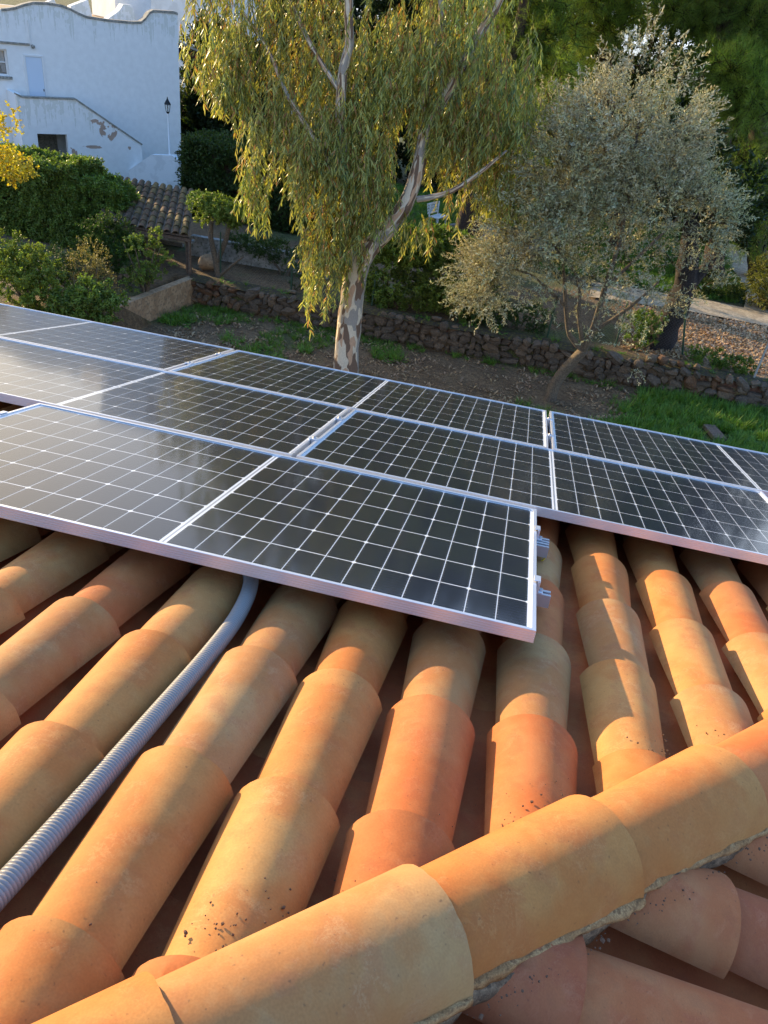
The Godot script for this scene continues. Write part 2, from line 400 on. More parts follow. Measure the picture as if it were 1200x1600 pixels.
	world_mapped(render_, mottled(512, srgb(0.66, 0.56, 0.44), srgb(0.58, 0.48, 0.37), srgb(0.45, 0.40, 0.33), 0.012, 0.04, 47, 0.2), 2.2)
	relief(render_, grain, 0.4)
	var block := material("grey_render", Color.WHITE, 0.95)
	world_mapped(block, mottled(512, srgb(0.5, 0.5, 0.48), srgb(0.6, 0.6, 0.58), srgb(0.33, 0.35, 0.3), 0.012, 0.03, 48, 0.25), 2.0)
	material("green_post", srgb(0.16, 0.27, 0.2), 0.5)
	material("galvanised_post", srgb(0.62, 0.63, 0.62), 0.5, 0.3)
	var wood := material("old_wood", Color.WHITE, 0.9)
	world_mapped(wood, mottled(256, srgb(0.36, 0.3, 0.25), srgb(0.44, 0.37, 0.31), srgb(0.26, 0.21, 0.18), 0.02, 0.09, 49, 0.3), 0.5)
	var dark_wood := material("brown_wood", srgb(0.27, 0.17, 0.13), 0.7)
	dark_wood.metallic_specular = 0.3
	for k in 3:
		var m := material("old_clay_%d" % k, [srgb(0.68, 0.65, 0.62), srgb(0.6, 0.58, 0.55), srgb(0.74, 0.74, 0.58)][k], 0.95)
		world_mapped(m, mottled(256, srgb(0.56, 0.44, 0.34), srgb(0.47, 0.42, 0.27), srgb(0.36, 0.30, 0.25), 0.012, 0.03, 51 + k, 0.3), 0.9)
	material("white_paint", srgb(0.86, 0.86, 0.85), 0.55)
	material("black_iron", srgb(0.06, 0.06, 0.06), 0.5, 0.3)
	var lantern := material("lantern_glass", Color(0.8, 0.8, 0.75, 0.25), 0.1)
	lantern.transparency = BaseMaterial3D.TRANSPARENCY_ALPHA
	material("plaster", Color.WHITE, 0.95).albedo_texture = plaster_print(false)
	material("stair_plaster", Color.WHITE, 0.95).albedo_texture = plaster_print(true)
	var white_wall := material("white_wall", Color.WHITE, 0.95)
	world_mapped(white_wall, mottled(256, srgb(0.86, 0.86, 0.85), srgb(0.83, 0.83, 0.82), srgb(0.80, 0.80, 0.79), 0.01, 0.02, 55, 0.04), 3.0)
	var coping := material("coping", Color.WHITE, 0.95)
	world_mapped(coping, mottled(256, srgb(0.5, 0.5, 0.47), srgb(0.62, 0.6, 0.56), srgb(0.35, 0.34, 0.3), 0.02, 0.05, 56, 0.25), 0.9)
	var earth_roof := material("roof_earth", Color.WHITE, 0.95)
	world_mapped(earth_roof, mottled(256, srgb(0.62, 0.5, 0.38), srgb(0.7, 0.58, 0.45), srgb(0.5, 0.47, 0.28), 0.015, 0.04, 57, 0.2), 2.0)
	material("pale_blue_door", srgb(0.78, 0.83, 0.88), 0.6)
	var pane := material("window_glass", Color(0.8, 0.85, 0.9, 0.06), 0.03)
	pane.transparency = BaseMaterial3D.TRANSPARENCY_ALPHA
	material("curtain", srgb(0.75, 0.74, 0.72), 0.95)
	material("room_wall", srgb(0.62, 0.6, 0.56), 0.95)
	material("grey_shutter", srgb(0.45, 0.46, 0.45), 0.7)
	# bark
	var gum := material("gum_bark", Color.WHITE, 0.85)
	gum.albedo_texture = gum_bark()
	gum.uv1_scale = Vector3(1, 0.5, 1)
	var olive_bark := material("olive_bark", Color.WHITE, 0.95)
	world_mapped(olive_bark, mottled(256, srgb(0.5, 0.44, 0.36), srgb(0.4, 0.35, 0.29), srgb(0.3, 0.26, 0.22), 0.03, 0.08, 61, 0.3), 0.5)
	relief(olive_bark, grain, 1.2)
	var dark_bark := material("dark_bark", Color.WHITE, 0.95)
	world_mapped(dark_bark, mottled(256, srgb(0.2, 0.17, 0.15), srgb(0.26, 0.22, 0.2), srgb(0.14, 0.12, 0.11), 0.03, 0.08, 63, 0.3), 0.6)
	relief(dark_bark, grain, 2.5)
	var pine_bark := material("pine_bark", Color.WHITE, 0.95)
	world_mapped(pine_bark, mottled(256, srgb(0.3, 0.22, 0.18), srgb(0.36, 0.28, 0.23), srgb(0.2, 0.15, 0.13), 0.03, 0.08, 62, 0.3), 0.6)
	relief(pine_bark, grain, 2.0)
	leaf_material("gum_leaf", 0.32, lin(1.0, 0.95, 0.45))
	leaf_material("olive_leaf", 0.5, lin(0.5, 0.5, 0.35))
	leaf_material("needle", 0.5, lin(0.95, 1.0, 0.4))
	leaf_material("hedge_leaf", 0.4, lin(0.8, 0.9, 0.3))
	leaf_material("grass_blade", 0.5, lin(0.8, 0.9, 0.35))
	leaf_material("dry_leaf", 0.8, lin(0.4, 0.3, 0.2))

var stone_cache: ImageTexture
func M_stone() -> ImageTexture:
	if stone_cache == null:
		stone_cache = mottled(512, srgb(0.37, 0.32, 0.27), srgb(0.44, 0.385, 0.325), srgb(0.26, 0.22, 0.18), 0.015, 0.04, 45, 0.3)
	return stone_cache

var cell_cache: ImageTexture
func cell_print() -> ImageTexture:
	if cell_cache: return cell_cache
	var w := 64
	var h := 512
	var im := Image.create(w, h, false, Image.FORMAT_RGB8)
	var base := srgb(0.065, 0.075, 0.11)
	for y in h:
		var t := fposmod(float(y) / h * 10.0, 1.0)
		var line := 1.0 - smoothstep(0.02, 0.055, absf(t - 0.5))
		for x in w:
			var e := minf(x, w - 1 - x) / float(w)
			var c := base.lerp(srgb(0.33, 0.34, 0.37), line * 0.75)
			if line > 0.4 and e < 0.05: c = srgb(0.6, 0.6, 0.58)
			im.set_pixel(x, y, c)
	im.generate_mipmaps()
	cell_cache = ImageTexture.create_from_image(im)
	return cell_cache

# peeling lime plaster in metres along the wall (x) and up (y); 8 m by 8 m
func plaster_print(stairs: bool) -> ImageTexture:
	var size := 1024
	var n2 := noise_bytes(size, 0.03, 72, 4)
	var n3 := noise_bytes(size, 0.02, 73, 5, FastNoiseLite.TYPE_SIMPLEX_SMOOTH, 20.0)
	var d := PackedByteArray()
	d.resize(size * size * 3)
	var white := srgb(0.89, 0.89, 0.875)
	var spots := [[3.05, 2.25, 0.30, 0.26], [2.75, 2.45, 0.32, 0.16], [3.4, 2.5, 0.25, 0.1], [2.3, 1.75, 0.12, 0.1], [3.6, 1.75, 0.35, 0.05], [4.25, 1.5, 0.12, 0.35], [2.95, 1.95, 0.1, 0.12]]
	for y in size:
		for x in size:
			var k := y * size + x
			var wx := x * 8.0 / size
			var wy := y * 8.0 / size
			var f := n2[k] / 255.0
			var col := white
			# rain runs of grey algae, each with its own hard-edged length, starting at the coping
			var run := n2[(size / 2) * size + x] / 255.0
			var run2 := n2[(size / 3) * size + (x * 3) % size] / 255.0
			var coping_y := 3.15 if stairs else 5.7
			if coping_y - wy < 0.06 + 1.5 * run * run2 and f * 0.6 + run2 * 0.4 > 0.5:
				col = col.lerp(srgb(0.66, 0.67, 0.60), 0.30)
			if stairs:
				for q in spots:
					var e: float = pow((wx - q[0]) / q[2], 2) + pow((wy - q[1]) / q[3], 2)
					if e < 1.0 and n3[k] / 255.0 > 0.34 + 0.22 * e:
						col = srgb(0.72, 0.62, 0.54).lerp(srgb(0.6, 0.51, 0.45), f)
			put(d, k * 3, col * (0.97 + 0.05 * f))
	return tex(size, d)

# patchwork bark of a gum tree: cream, grey and brown plates stretched along the trunk
func gum_bark() -> ImageTexture:
	var size := 512
	var f := FastNoiseLite.new()
	f.seed = 81
	f.frequency = 0.011
	f.fractal_octaves = 3
	var g := FastNoiseLite.new()
	g.seed = 82
	g.frequency = 0.2
	var d := PackedByteArray()
	d.resize(size * size * 3)
	var cream := srgb(0.80, 0.74, 0.64)
	var grey := srgb(0.58, 0.55, 0.51)
	var brown := srgb(0.43, 0.34, 0.27)
	for y in size:
		for x in size:
			var a := TAU * x / size
			var px := cos(a) * 75.0
			var pz := sin(a) * 75.0
			var n := f.get_noise_3d(px * 0.85, y * 0.3, pz * 0.85)
			var m := f.get_noise_3d(px * 1.1 + 300.0, y * 0.42, pz * 1.1)
			var col := cream
			if n > 0.06: col = grey
			if m > 0.2: col = brown
			elif m > 0.16: col = cream.lerp(brown, 0.4)
			if n < -0.28: col = srgb(0.72, 0.58, 0.46)
			col = col * (1.0 + 0.12 * g.get_noise_3d(px, y * 0.3, pz))
			put(d, (y * size + x) * 3, col)
	return tex(size, d)

# ------------------------------------------------------------------ barrel tiles
# A tapered barrel tile. x across, y up, z from the wide end (0) to the narrow end (length). cut(x) may shorten it.
func barrel(length: float, w0: float, h0: float, w1: float, h1: float, thick: float, seed_at: int, hollow_up := false, cut := Vector2.INF, arcs := 16, steps := 6) -> ArrayMesh:
	var span := 1.28
	var outer := []
	var inner := []
	var r := RandomNumberGenerator.new()
	r.seed = seed_at * 77 + 5
	var bow := r.randf_range(-0.004, 0.004)
	var twist := r.randf_range(-0.004, 0.004)
	for i in steps + 1:
		var t := float(i) / steps
		var w := lerpf(w0, w1, t)
		var h := lerpf(h0, h1, t)
		var ro := PackedVector3Array()
		var ri := PackedVector3Array()
		for j in arcs + 1:
			var a := lerpf(-span, span, float(j) / arcs)
			var x := w * sin(a) / sin(span)
			var y := h * (cos(a) - cos(span)) / (1.0 - cos(span))
			var wob := 0.0022 * soft_noise.get_noise_3d(x * 220.0 + seed_at * 31.0, t * 40.0, seed_at * 17.0)
			y += wob + bow * 4.0 * t * (1.0 - t) + twist * sin(a) * (t - 0.5)
			var z := length * t
			if (i == 0 or i == steps) and cut == Vector2.INF: z += 0.0035 * soft_noise.get_noise_2d(j * 14.0 + seed_at * 9.0, i * 50.0)
			var nrm := Vector2(sin(a) / w, cos(a) / h).normalized()
			var po := Vector3(x, y, z)
			var pi := Vector3(x - nrm.x * thick, y - nrm.y * thick, z)
			if hollow_up:
				po.y = -po.y
				pi.y = -pi.y
			if cut != Vector2.INF:
				var most := cut.x + cut.y * po.x
				po.z = minf(po.z, maxf(0.004 * t, most * t if z > most else z))
				pi.z = po.z
			ro.append(po)
			ri.append(pi)
		outer.append(ro)
		inner.append(ri)
	var st := begin()
	var flip := hollow_up
	for i in steps:
		for j in arcs:
			st.set_smooth_group(1)
			if flip: quad(st, outer[i][j + 1], outer[i + 1][j + 1], outer[i + 1][j], outer[i][j])
			else: quad(st, outer[i][j], outer[i + 1][j], outer[i + 1][j + 1], outer[i][j + 1])
			st.set_smooth_group(2)
			if flip: quad(st, inner[i][j], inner[i + 1][j], inner[i + 1][j + 1], inner[i][j + 1])
			else: quad(st, inner[i][j + 1], inner[i + 1][j + 1], inner[i + 1][j], inner[i][j])
	st.set_smooth_group(-1)
	for j in arcs:
		quad(st, outer[0][j], outer[0][j + 1], inner[0][j + 1], inner[0][j])
		quad(st, outer[steps][j + 1], outer[steps][j], inner[steps][j], inner[steps][j + 1])
	for i in steps:
		quad(st, outer[i][0], inner[i][0], inner[i + 1][0], outer[i + 1][0])
		quad(st, outer[i][arcs], outer[i + 1][arcs], inner[i + 1][arcs], inner[i][arcs])
	return finish(st)

func column_u(k: int) -> float:
	var seen_ := [0.145, 0.39, 0.605, 0.832, 1.076, 1.318, 1.557]
	if k >= 0 and k < seen_.size(): return seen_[k]
	if k < 0: return 0.145 + k * 0.2385
	return 1.557 + (k - 6) * 0.2385

func build_roof() -> void:
	var house := thing("roofed_house", "house with terracotta barrel tile roof that carries the solar panels", "house", at(R(0, 1.0, -0.3) * Vector3(1, 0, 1)))
	var inv := house.transform.affine_inverse()
	# walls below the eaves
	var eave_y := R(0, 3.35, -0.3).y
	var wall_lo := Vector3(-7.5, 0.0, R(0, 3.0, 0).z)
	var wall_hi := Vector3(R(4.0, 3.0, 0).x, eave_y - 0.02, 7.5)
	part("wall", box_mesh(wall_lo, wall_hi, 0.01), M.white_wall, house, inv)
	# the roof deck: both faces of the hip
	var st := begin()
	st.set_smooth_group(-1)
	var dn := -0.265
	var ridge := R(-1.7 + HIP, -1.7, dn)
	var corner := R(3.35 + HIP, 3.35, dn)
	var c1 := R(-6.5, 3.35, dn)
	var c2 := R(-6.5, -1.7, dn)
	quad(st, c1, corner, ridge, c2)
	var c3 := Vector3(corner.x, corner.y, 7.0)
	var c4 := Vector3(ridge.x, ridge.y, 7.0)
	quad(st, ridge, corner, c3, c4)
	var drop := Vector3(0, -0.12, 0)
	quad(st, c2 + drop, ridge + drop, corner + drop, c1 + drop)
	quad(st, c4 + drop, c3 + drop, corner + drop, ridge + drop)
	quad(st, corner, c1, c1 + drop, corner + drop)
	quad(st, c3, corner, corner + drop, c3 + drop)
	quad(st, c1, c2, c2 + drop, c1 + drop)
	quad(st, c4, c3, c3 + drop, c4 + drop)
	var far := Vector3(-6.5, c2.y, 7.0)
	quad(st, c2, ridge, c4, far)
	quad(st, far + drop, c4 + drop, ridge + drop, c2 + drop)
	var roof := part("roof", finish(st), M.roof_deck, house, inv)
	var covers := []
	var channels := []
	for k in 8:
		covers.append(barrel(0.475, 0.107, 0.083, 0.080, 0.060, 0.014, k + 1))
	for k in 4:
		channels.append(barrel(0.475, 0.085, 0.060, 0.103, 0.072, 0.012, 40 + k, true, Vector2.INF, 12, 3))
	var rims := {0: -0.294, 1: -0.268, 2: -0.262, 3: -0.277, 4: -0.253, 5: -0.292, 6: -0.31, -1: -0.225}
	var step := 0.41
	for k in range(-8, 13):
		var u := column_u(k)
		var hip_v := u - HIP
		var first: float = rims[k] if rims.has(k) else -0.27 + rng.randf_range(-0.03, 0.03)
		var v := first + step * 9.0
		while v > maxf(hip_v + 0.03, -1.75):
			var jit := rng.randf_range(-0.008, 0.008)
			var tf := Transform3D(Basis.from_euler(Vector3(rng.randf_range(-0.004, 0.008), rng.randf_range(-0.018, 0.018), rng.randf_range(-0.03, 0.03))), Vector3(u + rng.randf_range(-0.005, 0.005), -0.173 + rng.randf_range(-0.002, 0.003), -v - jit))
			if v < 3.4:
				var mesh: Mesh = covers[rng.randi() % 8]
				if v - 0.475 < hip_v + 0.12:
					var vv := v + jit
					var uu := tf.origin.x
					mesh = barrel(0.475, 0.107, 0.083, 0.080, 0.060, 0.014, 100 + k * 7 + int(v * 10.0), false, Vector2(vv - (uu - HIP) - 0.01, -1.0))
				var tone := rng.randi() % 8
				part("cover_tile", mesh, M["clay_%d" % tone], roof, roof_tf * tf)
			v -= step
		# the channel between this column and the next
		var uc := (u + column_u(k + 1)) / 2.0
		var hv := uc - HIP
		v = first + 0.2 + step * 8.0
		while v > maxf(hv + 0.05, -1.75):
			var jit := rng.randf_range(-0.01, 0.01)
			var tf := Transform3D(Basis.from_euler(Vector3(-0.012, rng.randf_range(-0.02, 0.02), 0)), Vector3(uc, -0.183, -v - jit))
			var mesh: Mesh = channels[rng.randi() % 4]
			if v - 0.475 < hv + 0.1:
				var vv := v + jit
				mesh = barrel(0.475, 0.085, 0.060, 0.103, 0.072, 0.012, 200 + k, true, Vector2(vv - (uc - HIP) - 0.01, -1.0), 12, 4)
			part("channel_tile", mesh, M["red_clay_%d" % (rng.randi() % 3)], roof, roof_tf * tf)
			v -= step
	# the face beyond the hip
	var firsts := {0: 0.99, 1: 0.294, 2: 0.66, 3: 0.45, -1: 1.16, -2: 1.3, -3: 1.2, 4: 0.4}
	for k in range(-7, 5):
		var zc := -0.955 + 0.2375 * k
		var x_hip := hip_x(zc)
		var s: float = face_s(firsts[k] if firsts.has(k) else 1.25 - 0.2375 * minf(0.0, k + 3.0)) + step * 2.0
		while s > face_s(x_hip) + 0.03:
			var tf := Transform3D(Basis.from_euler(Vector3(rng.randf_range(-0.004, 0.008), rng.randf_range(-0.015, 0.015), rng.randf_range(-0.03, 0.03))), Vector3(zc, 0.003, -s))
			var mesh: Mesh = covers[rng.randi() % 8]
			var limit := face_s(x_hip)
			if s - 0.475 < limit + 0.1:
				var ss := s
				mesh = barrel(0.475, 0.107, 0.083, 0.080, 0.060, 0.014, 300 + k * 5 + int(s * 10.0), false, Vector2(ss - face_s(hip_x(zc)) - 0.01, face_s(hip_x(zc)) - face_s(hip_x(zc + 1.0))))
			part("cover_tile", mesh, M["rosy_clay_%d" % (rng.randi() % 3)], roof, face_tf * tf)
			s -= step
		var z2 := zc + 0.119
		s = face_s(firsts[k] if firsts.has(k) else 1.25 - 0.2375 * minf(0.0, k + 3.0)) + step * 2.0 + 0.15
		while s > face_s(hip_x(z2)) + 0.05:
			var ss := s
			var mesh: Mesh = channels[rng.randi() % 4]
			if s - 0.475 < face_s(hip_x(z2)) + 0.1:
				mesh = barrel(0.475, 0.085, 0.060, 0.103, 0.072, 0.012, 400 + k, true, Vector2(ss - face_s(hip_x(z2)) - 0.01, face_s(hip_x(z2)) - face_s(hip_x(z2 + 1.0))), 12, 4)
			part("channel_tile", mesh, M["red_clay_%d" % (rng.randi() % 3)], roof, face_tf * Transform3D(Basis.IDENTITY, Vector3(z2, -0.008, -s)))
			s -= step
	# hip tiles, each lapping over the one below it
	var along := (R(1, 1, 0) - R(0, 0, 0)).normalized()
	var hip_up := (roof_tf.basis.y + face_tf.basis.y)
	hip_up = (hip_up - along * hip_up.dot(along)).normalized()
	var zb := -along
	var xb := hip_up.cross(zb).normalized()
	var hip_basis := Basis(xb, hip_up, zb)
	var n := 0
	for sv: float in [-1.25, -0.84, -0.425, 0.0, 0.4, 0.81, 1.22, 1.63, 2.04, 2.45, 2.86]:
		var mesh := barrel(0.475, 0.113, 0.091, 0.092, 0.073, 0.013, 500 + n, false, Vector2.INF, 20, 7)
		var p := R(HIP / 2 + sv / sqrt(2.0), -HIP / 2 + sv / sqrt(2.0), -0.114)
		var b := hip_basis * Basis.from_euler(Vector3(0.006, rng.randf_range(-0.012, 0.012), rng.randf_range(-0.02, 0.02)))
		part("hip_tile", mesh, M["clay_%d" % [1, 0, 1, 2, 1, 7, 3, 1, 0, 2, 7][n]], roof, Transform3D(b, p))
		n += 1
	# mortar bedding under both edges of the hip tiles
	for side: float in [-1.0, 1.0]:
		var pts := PackedVector3Array()
		var rad := PackedFloat32Array()
		var s := -1.3
		while s < 3.0:
			var p := R(HIP / 2 + s / sqrt(2.0), -HIP / 2 + s / sqrt(2.0), -0.125)
			var w := soft_noise.get_noise_2d(s * 260.0, side * 90.0)
			p += xb * side * ((0.083 if side < 0.0 else 0.086) + 0.008 * w) - hip_up * (0.022 if side < 0.0 else 0.016)
			pts.append(p)
			rad.append(0.027 + 0.008 * soft_noise.get_noise_2d(s * 700.0, 40.0 + side * 30.0))
			s += 0.012
		var ms := begin()
		add_tube(ms, pts, rad, 14, 0.5, side * 13.0)
		part("mortar_bed", finish(ms), M.mortar, roof)
	# the dry lip of mortar smeared along the lower edge of the hip tiles
	var lip := PackedVector3Array()
	var lip_r := PackedFloat32Array()
	var q := -1.3
	while q < 3.0:
		var p := R(HIP / 2 + q / sqrt(2.0), -HIP / 2 + q / sqrt(2.0), -0.115)
		var lap := fposmod(q - 0.4, 0.41) / 0.41
		p += xb * (0.094 + 0.016 * lap + 0.003 * soft_noise.get_noise_2d(q * 900.0, 3.0)) + hip_up * (-0.001 + 0.003 * soft_noise.get_noise_2d(q * 500.0, 9.0))
		lip.append(p)
		lip_r.append(maxf(0.002, 0.0095 + 0.006 * soft_noise.get_noise_2d(q * 420.0, 77.0)))
		q += 0.008
	var ls := begin()
	add_tube(ls, lip, lip_r, 10, 0.6, 31.0)
	part("mortar_lip", finish(ls), M.lip_mortar, roof)
	# crumbs of mortar on the tiles beside the hip and in the channels
	var crumb := stone_mesh(3, 1)
	var tfs := []
	var cols := []
	for k in 900:
		var s := rng.randf_range(-1.2, 2.0)
		var off := 0.10 + absf(rng.randfn(0.0, 0.05))
		var base := R(HIP / 2 + s / sqrt(2.0) - off / sqrt(2.0), -HIP / 2 + s / sqrt(2.0) + off / sqrt(2.0), 0)
		var lp := roof_tf.affine_inverse() * base
		var y := cover_height(lp.x)
		if k % 3 == 0:
			base = R(HIP / 2 + s / sqrt(2.0) + (0.11 + rng.randf() * 0.04) / sqrt(2.0), -HIP / 2 + s / sqrt(2.0) - (0.11 + rng.randf() * 0.04) / sqrt(2.0), 0)
			lp = roof_tf.affine_inverse() * base
			y = -0.135
		var size := rng.randf_range(0.0008, 0.0024) * (2.0 if rng.randf() < 0.06 else 1.0)
		tfs.append(roof_tf * Transform3D(Basis.from_euler(Vector3(rng.randf() * 6, rng.randf() * 6, rng.randf() * 6)).scaled(Vector3.ONE * size), Vector3(lp.x, y + size * 0.3, lp.z)))
		cols.append(Color.WHITE)
	for k in 160:
		var col := rng.randi_range(-2, 6)
		var u := (column_u(col) + column_u(col + 1)) / 2.0 + rng.randfn(0.0, 0.018)
		var v := rng.randf_range(maxf(u - HIP + 0.1, -1.4), 0.3)
		var size := rng.randf_range(0.001, 0.003)
		tfs.append(roof_tf * Transform3D(Basis.from_euler(Vector3(rng.randf() * 6, rng.randf() * 6, rng.randf() * 6)).scaled(Vector3.ONE * size), Vector3(u, -0.238 + 4.0 * pow(u - (column_u(col) + column_u(col + 1)) / 2.0, 2), -v)))
		cols.append(Color.WHITE)
	var debris := scatter("mortar_crumbs", crumb, M.crumb, tfs, cols, roof)
	debris.set_meta("kind", "stuff")

func hip_x(z: float) -> float:
	# where the hip base line crosses this world z
	var o := R(HIP, 0, -0.175)
	var d := R(HIP + 1, 1, -0.175) - o
	return o.x + d.x * (z - o.z) / d.z

func face_s(x: float) -> float:
	return (x - face_tf.origin.x) / cos(face_pitch())

func face_pitch() -> float:
	var h := R(1, 1, 0) - R(0, 0, 0)
	return atan2(-h.y, h.x)

func cover_height(u: float) -> float:
	var best := 9.0
	for k in range(-9, 14):
		var d := u - column_u(k)
		if absf(d) < absf(best): best = d
	var a := clampf(absf(best) / 0.09, 0.0, 1.0)
	if a >= 1.0: return -0.23
	return -0.174 + 0.07 * sqrt(maxf(0.0, 1.0 - a * a))

# ------------------------------------------------------------------ solar panels
func frame_mesh() -> ArrayMesh:
	var prof := [Vector2(0.028, -0.035), Vector2(0.0, -0.035)]
	for k in 4:
		var y := -0.030 + 0.0072 * k
		prof.append_array([Vector2(0.0, y), Vector2(0.0011, y + 0.0007), Vector2(0.0011, y + 0.0017), Vector2(0.0, y + 0.0024)])
	prof.append_array([Vector2(0.0, 0.0008), Vector2(0.0007, 0.0015), Vector2(0.0115, 0.0015), Vector2(0.0118, 0.0010), Vector2(0.0118, -0.007), Vector2(0.0015, -0.008), Vector2(0.0015, -0.0335), Vector2(0.028, -0.0335)])
	var st := begin()
	st.set_smooth_group(-1)
	var corners := [Vector2(0, 0), Vector2(PANEL_L, 0), Vector2(PANEL_L, PANEL_W), Vector2(0, PANEL_W)]
	for e in 4:
		var a: Vector2 = corners[e]
		var b: Vector2 = corners[(e + 1) % 4]
		var d := (b - a).normalized()
		var inward := Vector2(-d.y, d.x)
		for k in prof.size():
			var p: Vector2 = prof[k]
			var q: Vector2 = prof[(k + 1) % prof.size()]
			var pa := a + d * p.x + inward * p.x
			var pb := b - d * p.x + inward * p.x
			var qa := a + d * q.x + inward * q.x
			var qb := b - d * q.x + inward * q.x
			quad(st, Vector3(pa.x, p.y, -pa.y), Vector3(qa.x, q.y, -qa.y), Vector3(qb.x, q.y, -qb.y), Vector3(pb.x, p.y, -pb.y))
	return finish(st)

func cell_mesh(chamfer_low: bool) -> ArrayMesh:
	var w := 0.0816
	var h := 0.1632
	var c := 0.0062
	var o := PackedVector2Array()
	if chamfer_low: o = PackedVector2Array([Vector2(c, 0), Vector2(w, 0), Vector2(w, h), Vector2(c, h), Vector2(0, h - c), Vector2(0, c)])
	else: o = PackedVector2Array([Vector2(0, 0), Vector2(w - c, 0), Vector2(w, c), Vector2(w, h - c), Vector2(w - c, h), Vector2(0, h)])
	var st := begin()
	st.set_smooth_group(-1)
	for k in range(1, o.size() - 1):
		for p: Vector2 in [o[0], o[k + 1], o[k]]:
			st.set_uv(Vector2(p.x / w, p.y / h))
			st.add_vertex(Vector3(p.x, 0.0, -p.y))
	for k in o.size():
		var a := o[k]
		var b := o[(k + 1) % o.size()]
		quad(st, Vector3(a.x, 0, -a.y), Vector3(b.x, 0, -b.y), Vector3(b.x, -0.0003, -b.y), Vector3(a.x, -0.0003, -a.y))
	return finish(st)

func flat_sheet(x0: float, x1: float, z0: float, z1: float) -> ArrayMesh:
	var st := begin()
	st.set_smooth_group(-1)
	quad(st, Vector3(x0, 0, -z0), Vector3(x0, 0, -z1), Vector3(x1, 0, -z1), Vector3(x1, 0, -z0))
	return finish(st)

func build_panels() -> void:
	var frame := frame_mesh()
	var cells := [cell_mesh(true), cell_mesh(false)]
	var sheet := flat_sheet(0.005, PANEL_L - 0.005, 0.005, PANEL_W - 0.005)
	var ribbon := flat_sheet(0, 0.006, 0.02, PANEL_W - 0.02)
	# the u and v of the lower corner of each panel (row by row) and how it is told apart
	var spots := [
		[-1.047, -0.0135, "solar panel alone in its row, its long edge overhanging the bare roof tiles"],
		[0.072, 1.045, "solar panel of the middle row with its front edge free above the open tiles"],
		[-2.042, 1.045, "solar panel of the middle row mirroring pale sky, behind the single panel"],
		[-0.989, 2.103, "solar panel at the middle of the outer row, next to the gum tree trunk"],
		[1.127, 2.103, "solar panel of the outer row beside the bright green grass"],
		[-3.103, 2.103, "solar panel of the outer row beside the bushes and the ochre wall"]]
	for s in spots:
		var t := thing("solar_panel", s[2], "solar panel", roof_tf * Transform3D(Basis.from_euler(Vector3(rng.randf_range(-0.0012, 0.0012), 0, rng.randf_range(-0.0012, 0.0012))), Vector3(s[0], 0, -s[1])), "solar panels on the tiled roof")
		part("frame", frame, M.aluminium, t)
		part("backsheet", sheet, M.backsheet, t, at(Vector3(0, -0.0057, 0)))
		for c in 24:
			var x := PANEL_L / 2 + (-0.010 - (12 - c) * 0.0845 if c < 12 else 0.010 + (c - 12) * 0.0845) + 0.00145
			for r in 6:
				var z := 0.0135 + r * 0.1685 + 0.00265
				var tone := 1 if rng.randf() < 0.7 else (0 if rng.randf() < 0.5 else 2)
				part("cell", cells[c % 2], M["cell_%d" % tone], t, at(Vector3(x, -0.0052, -z)))
		part("ribbon", ribbon, M.ribbon, t, at(Vector3(PANEL_L / 2 - 0.003, -0.0054, 0)))
		part("glass", sheet, M.panel_glass, t, at(Vector3(0, -0.0022, 0)))

func rail_mesh(length: float) -> ArrayMesh:
	var st := begin()
	add_box(st, Vector3(0, 0, -0.02), Vector3(length, 0.004, 0.02))
	add_box(st, Vector3(0, 0.0041, -0.02), Vector3(length, 0.036, -0.0165))
	add_box(st, Vector3(0, 0.0041, 0.0165), Vector3(length, 0.036, 0.02))
	add_box(st, Vector3(0, 0.0361, -0.02), Vector3(length, 0.0395, -0.007))
	add_box(st, Vector3(0, 0.0361, 0.007), Vector3(length, 0.0395, 0.02))
	add_box(st, Vector3(0, 0.016, -0.0164), Vector3(length, 0.0185, 0.0164))
	return finish(st)

func clamp_mesh(end_clamp: bool) -> ArrayMesh:
	var st := begin()
	if end_clamp:
		add_box(st, Vector3(-0.008, 0.0018, -0.02), Vector3(0.012, 0.0058, 0.02), 0.0008)
		add_box(st, Vector3(0.0045, -0.036, -0.02), Vector3(0.012, 0.0017, 0.02), 0.0008)
		add_box(st, Vector3(0.0121, -0.036, -0.018), Vector3(0.026, -0.031, 0.018), 0.0008)
	else:
		add_box(st, Vector3(-0.02, 0.0018, -0.022), Vector3(0.02, 0.0056, 0.022), 0.0008)
		add_box(st, Vector3(-0.008, -0.036, -0.018), Vector3(0.008, 0.0017, 0.018))
	return finish(st)

func bolt_mesh() -> ArrayMesh:
	var st := begin()
	var pts := PackedVector3Array([Vector3.ZERO, Vector3(0, 0.006, 0), Vector3(0, 0.0065, 0)])
	add_tube(st, pts, PackedFloat32Array([0.007, 0.007, 0.005]), 6)
	return finish(st)

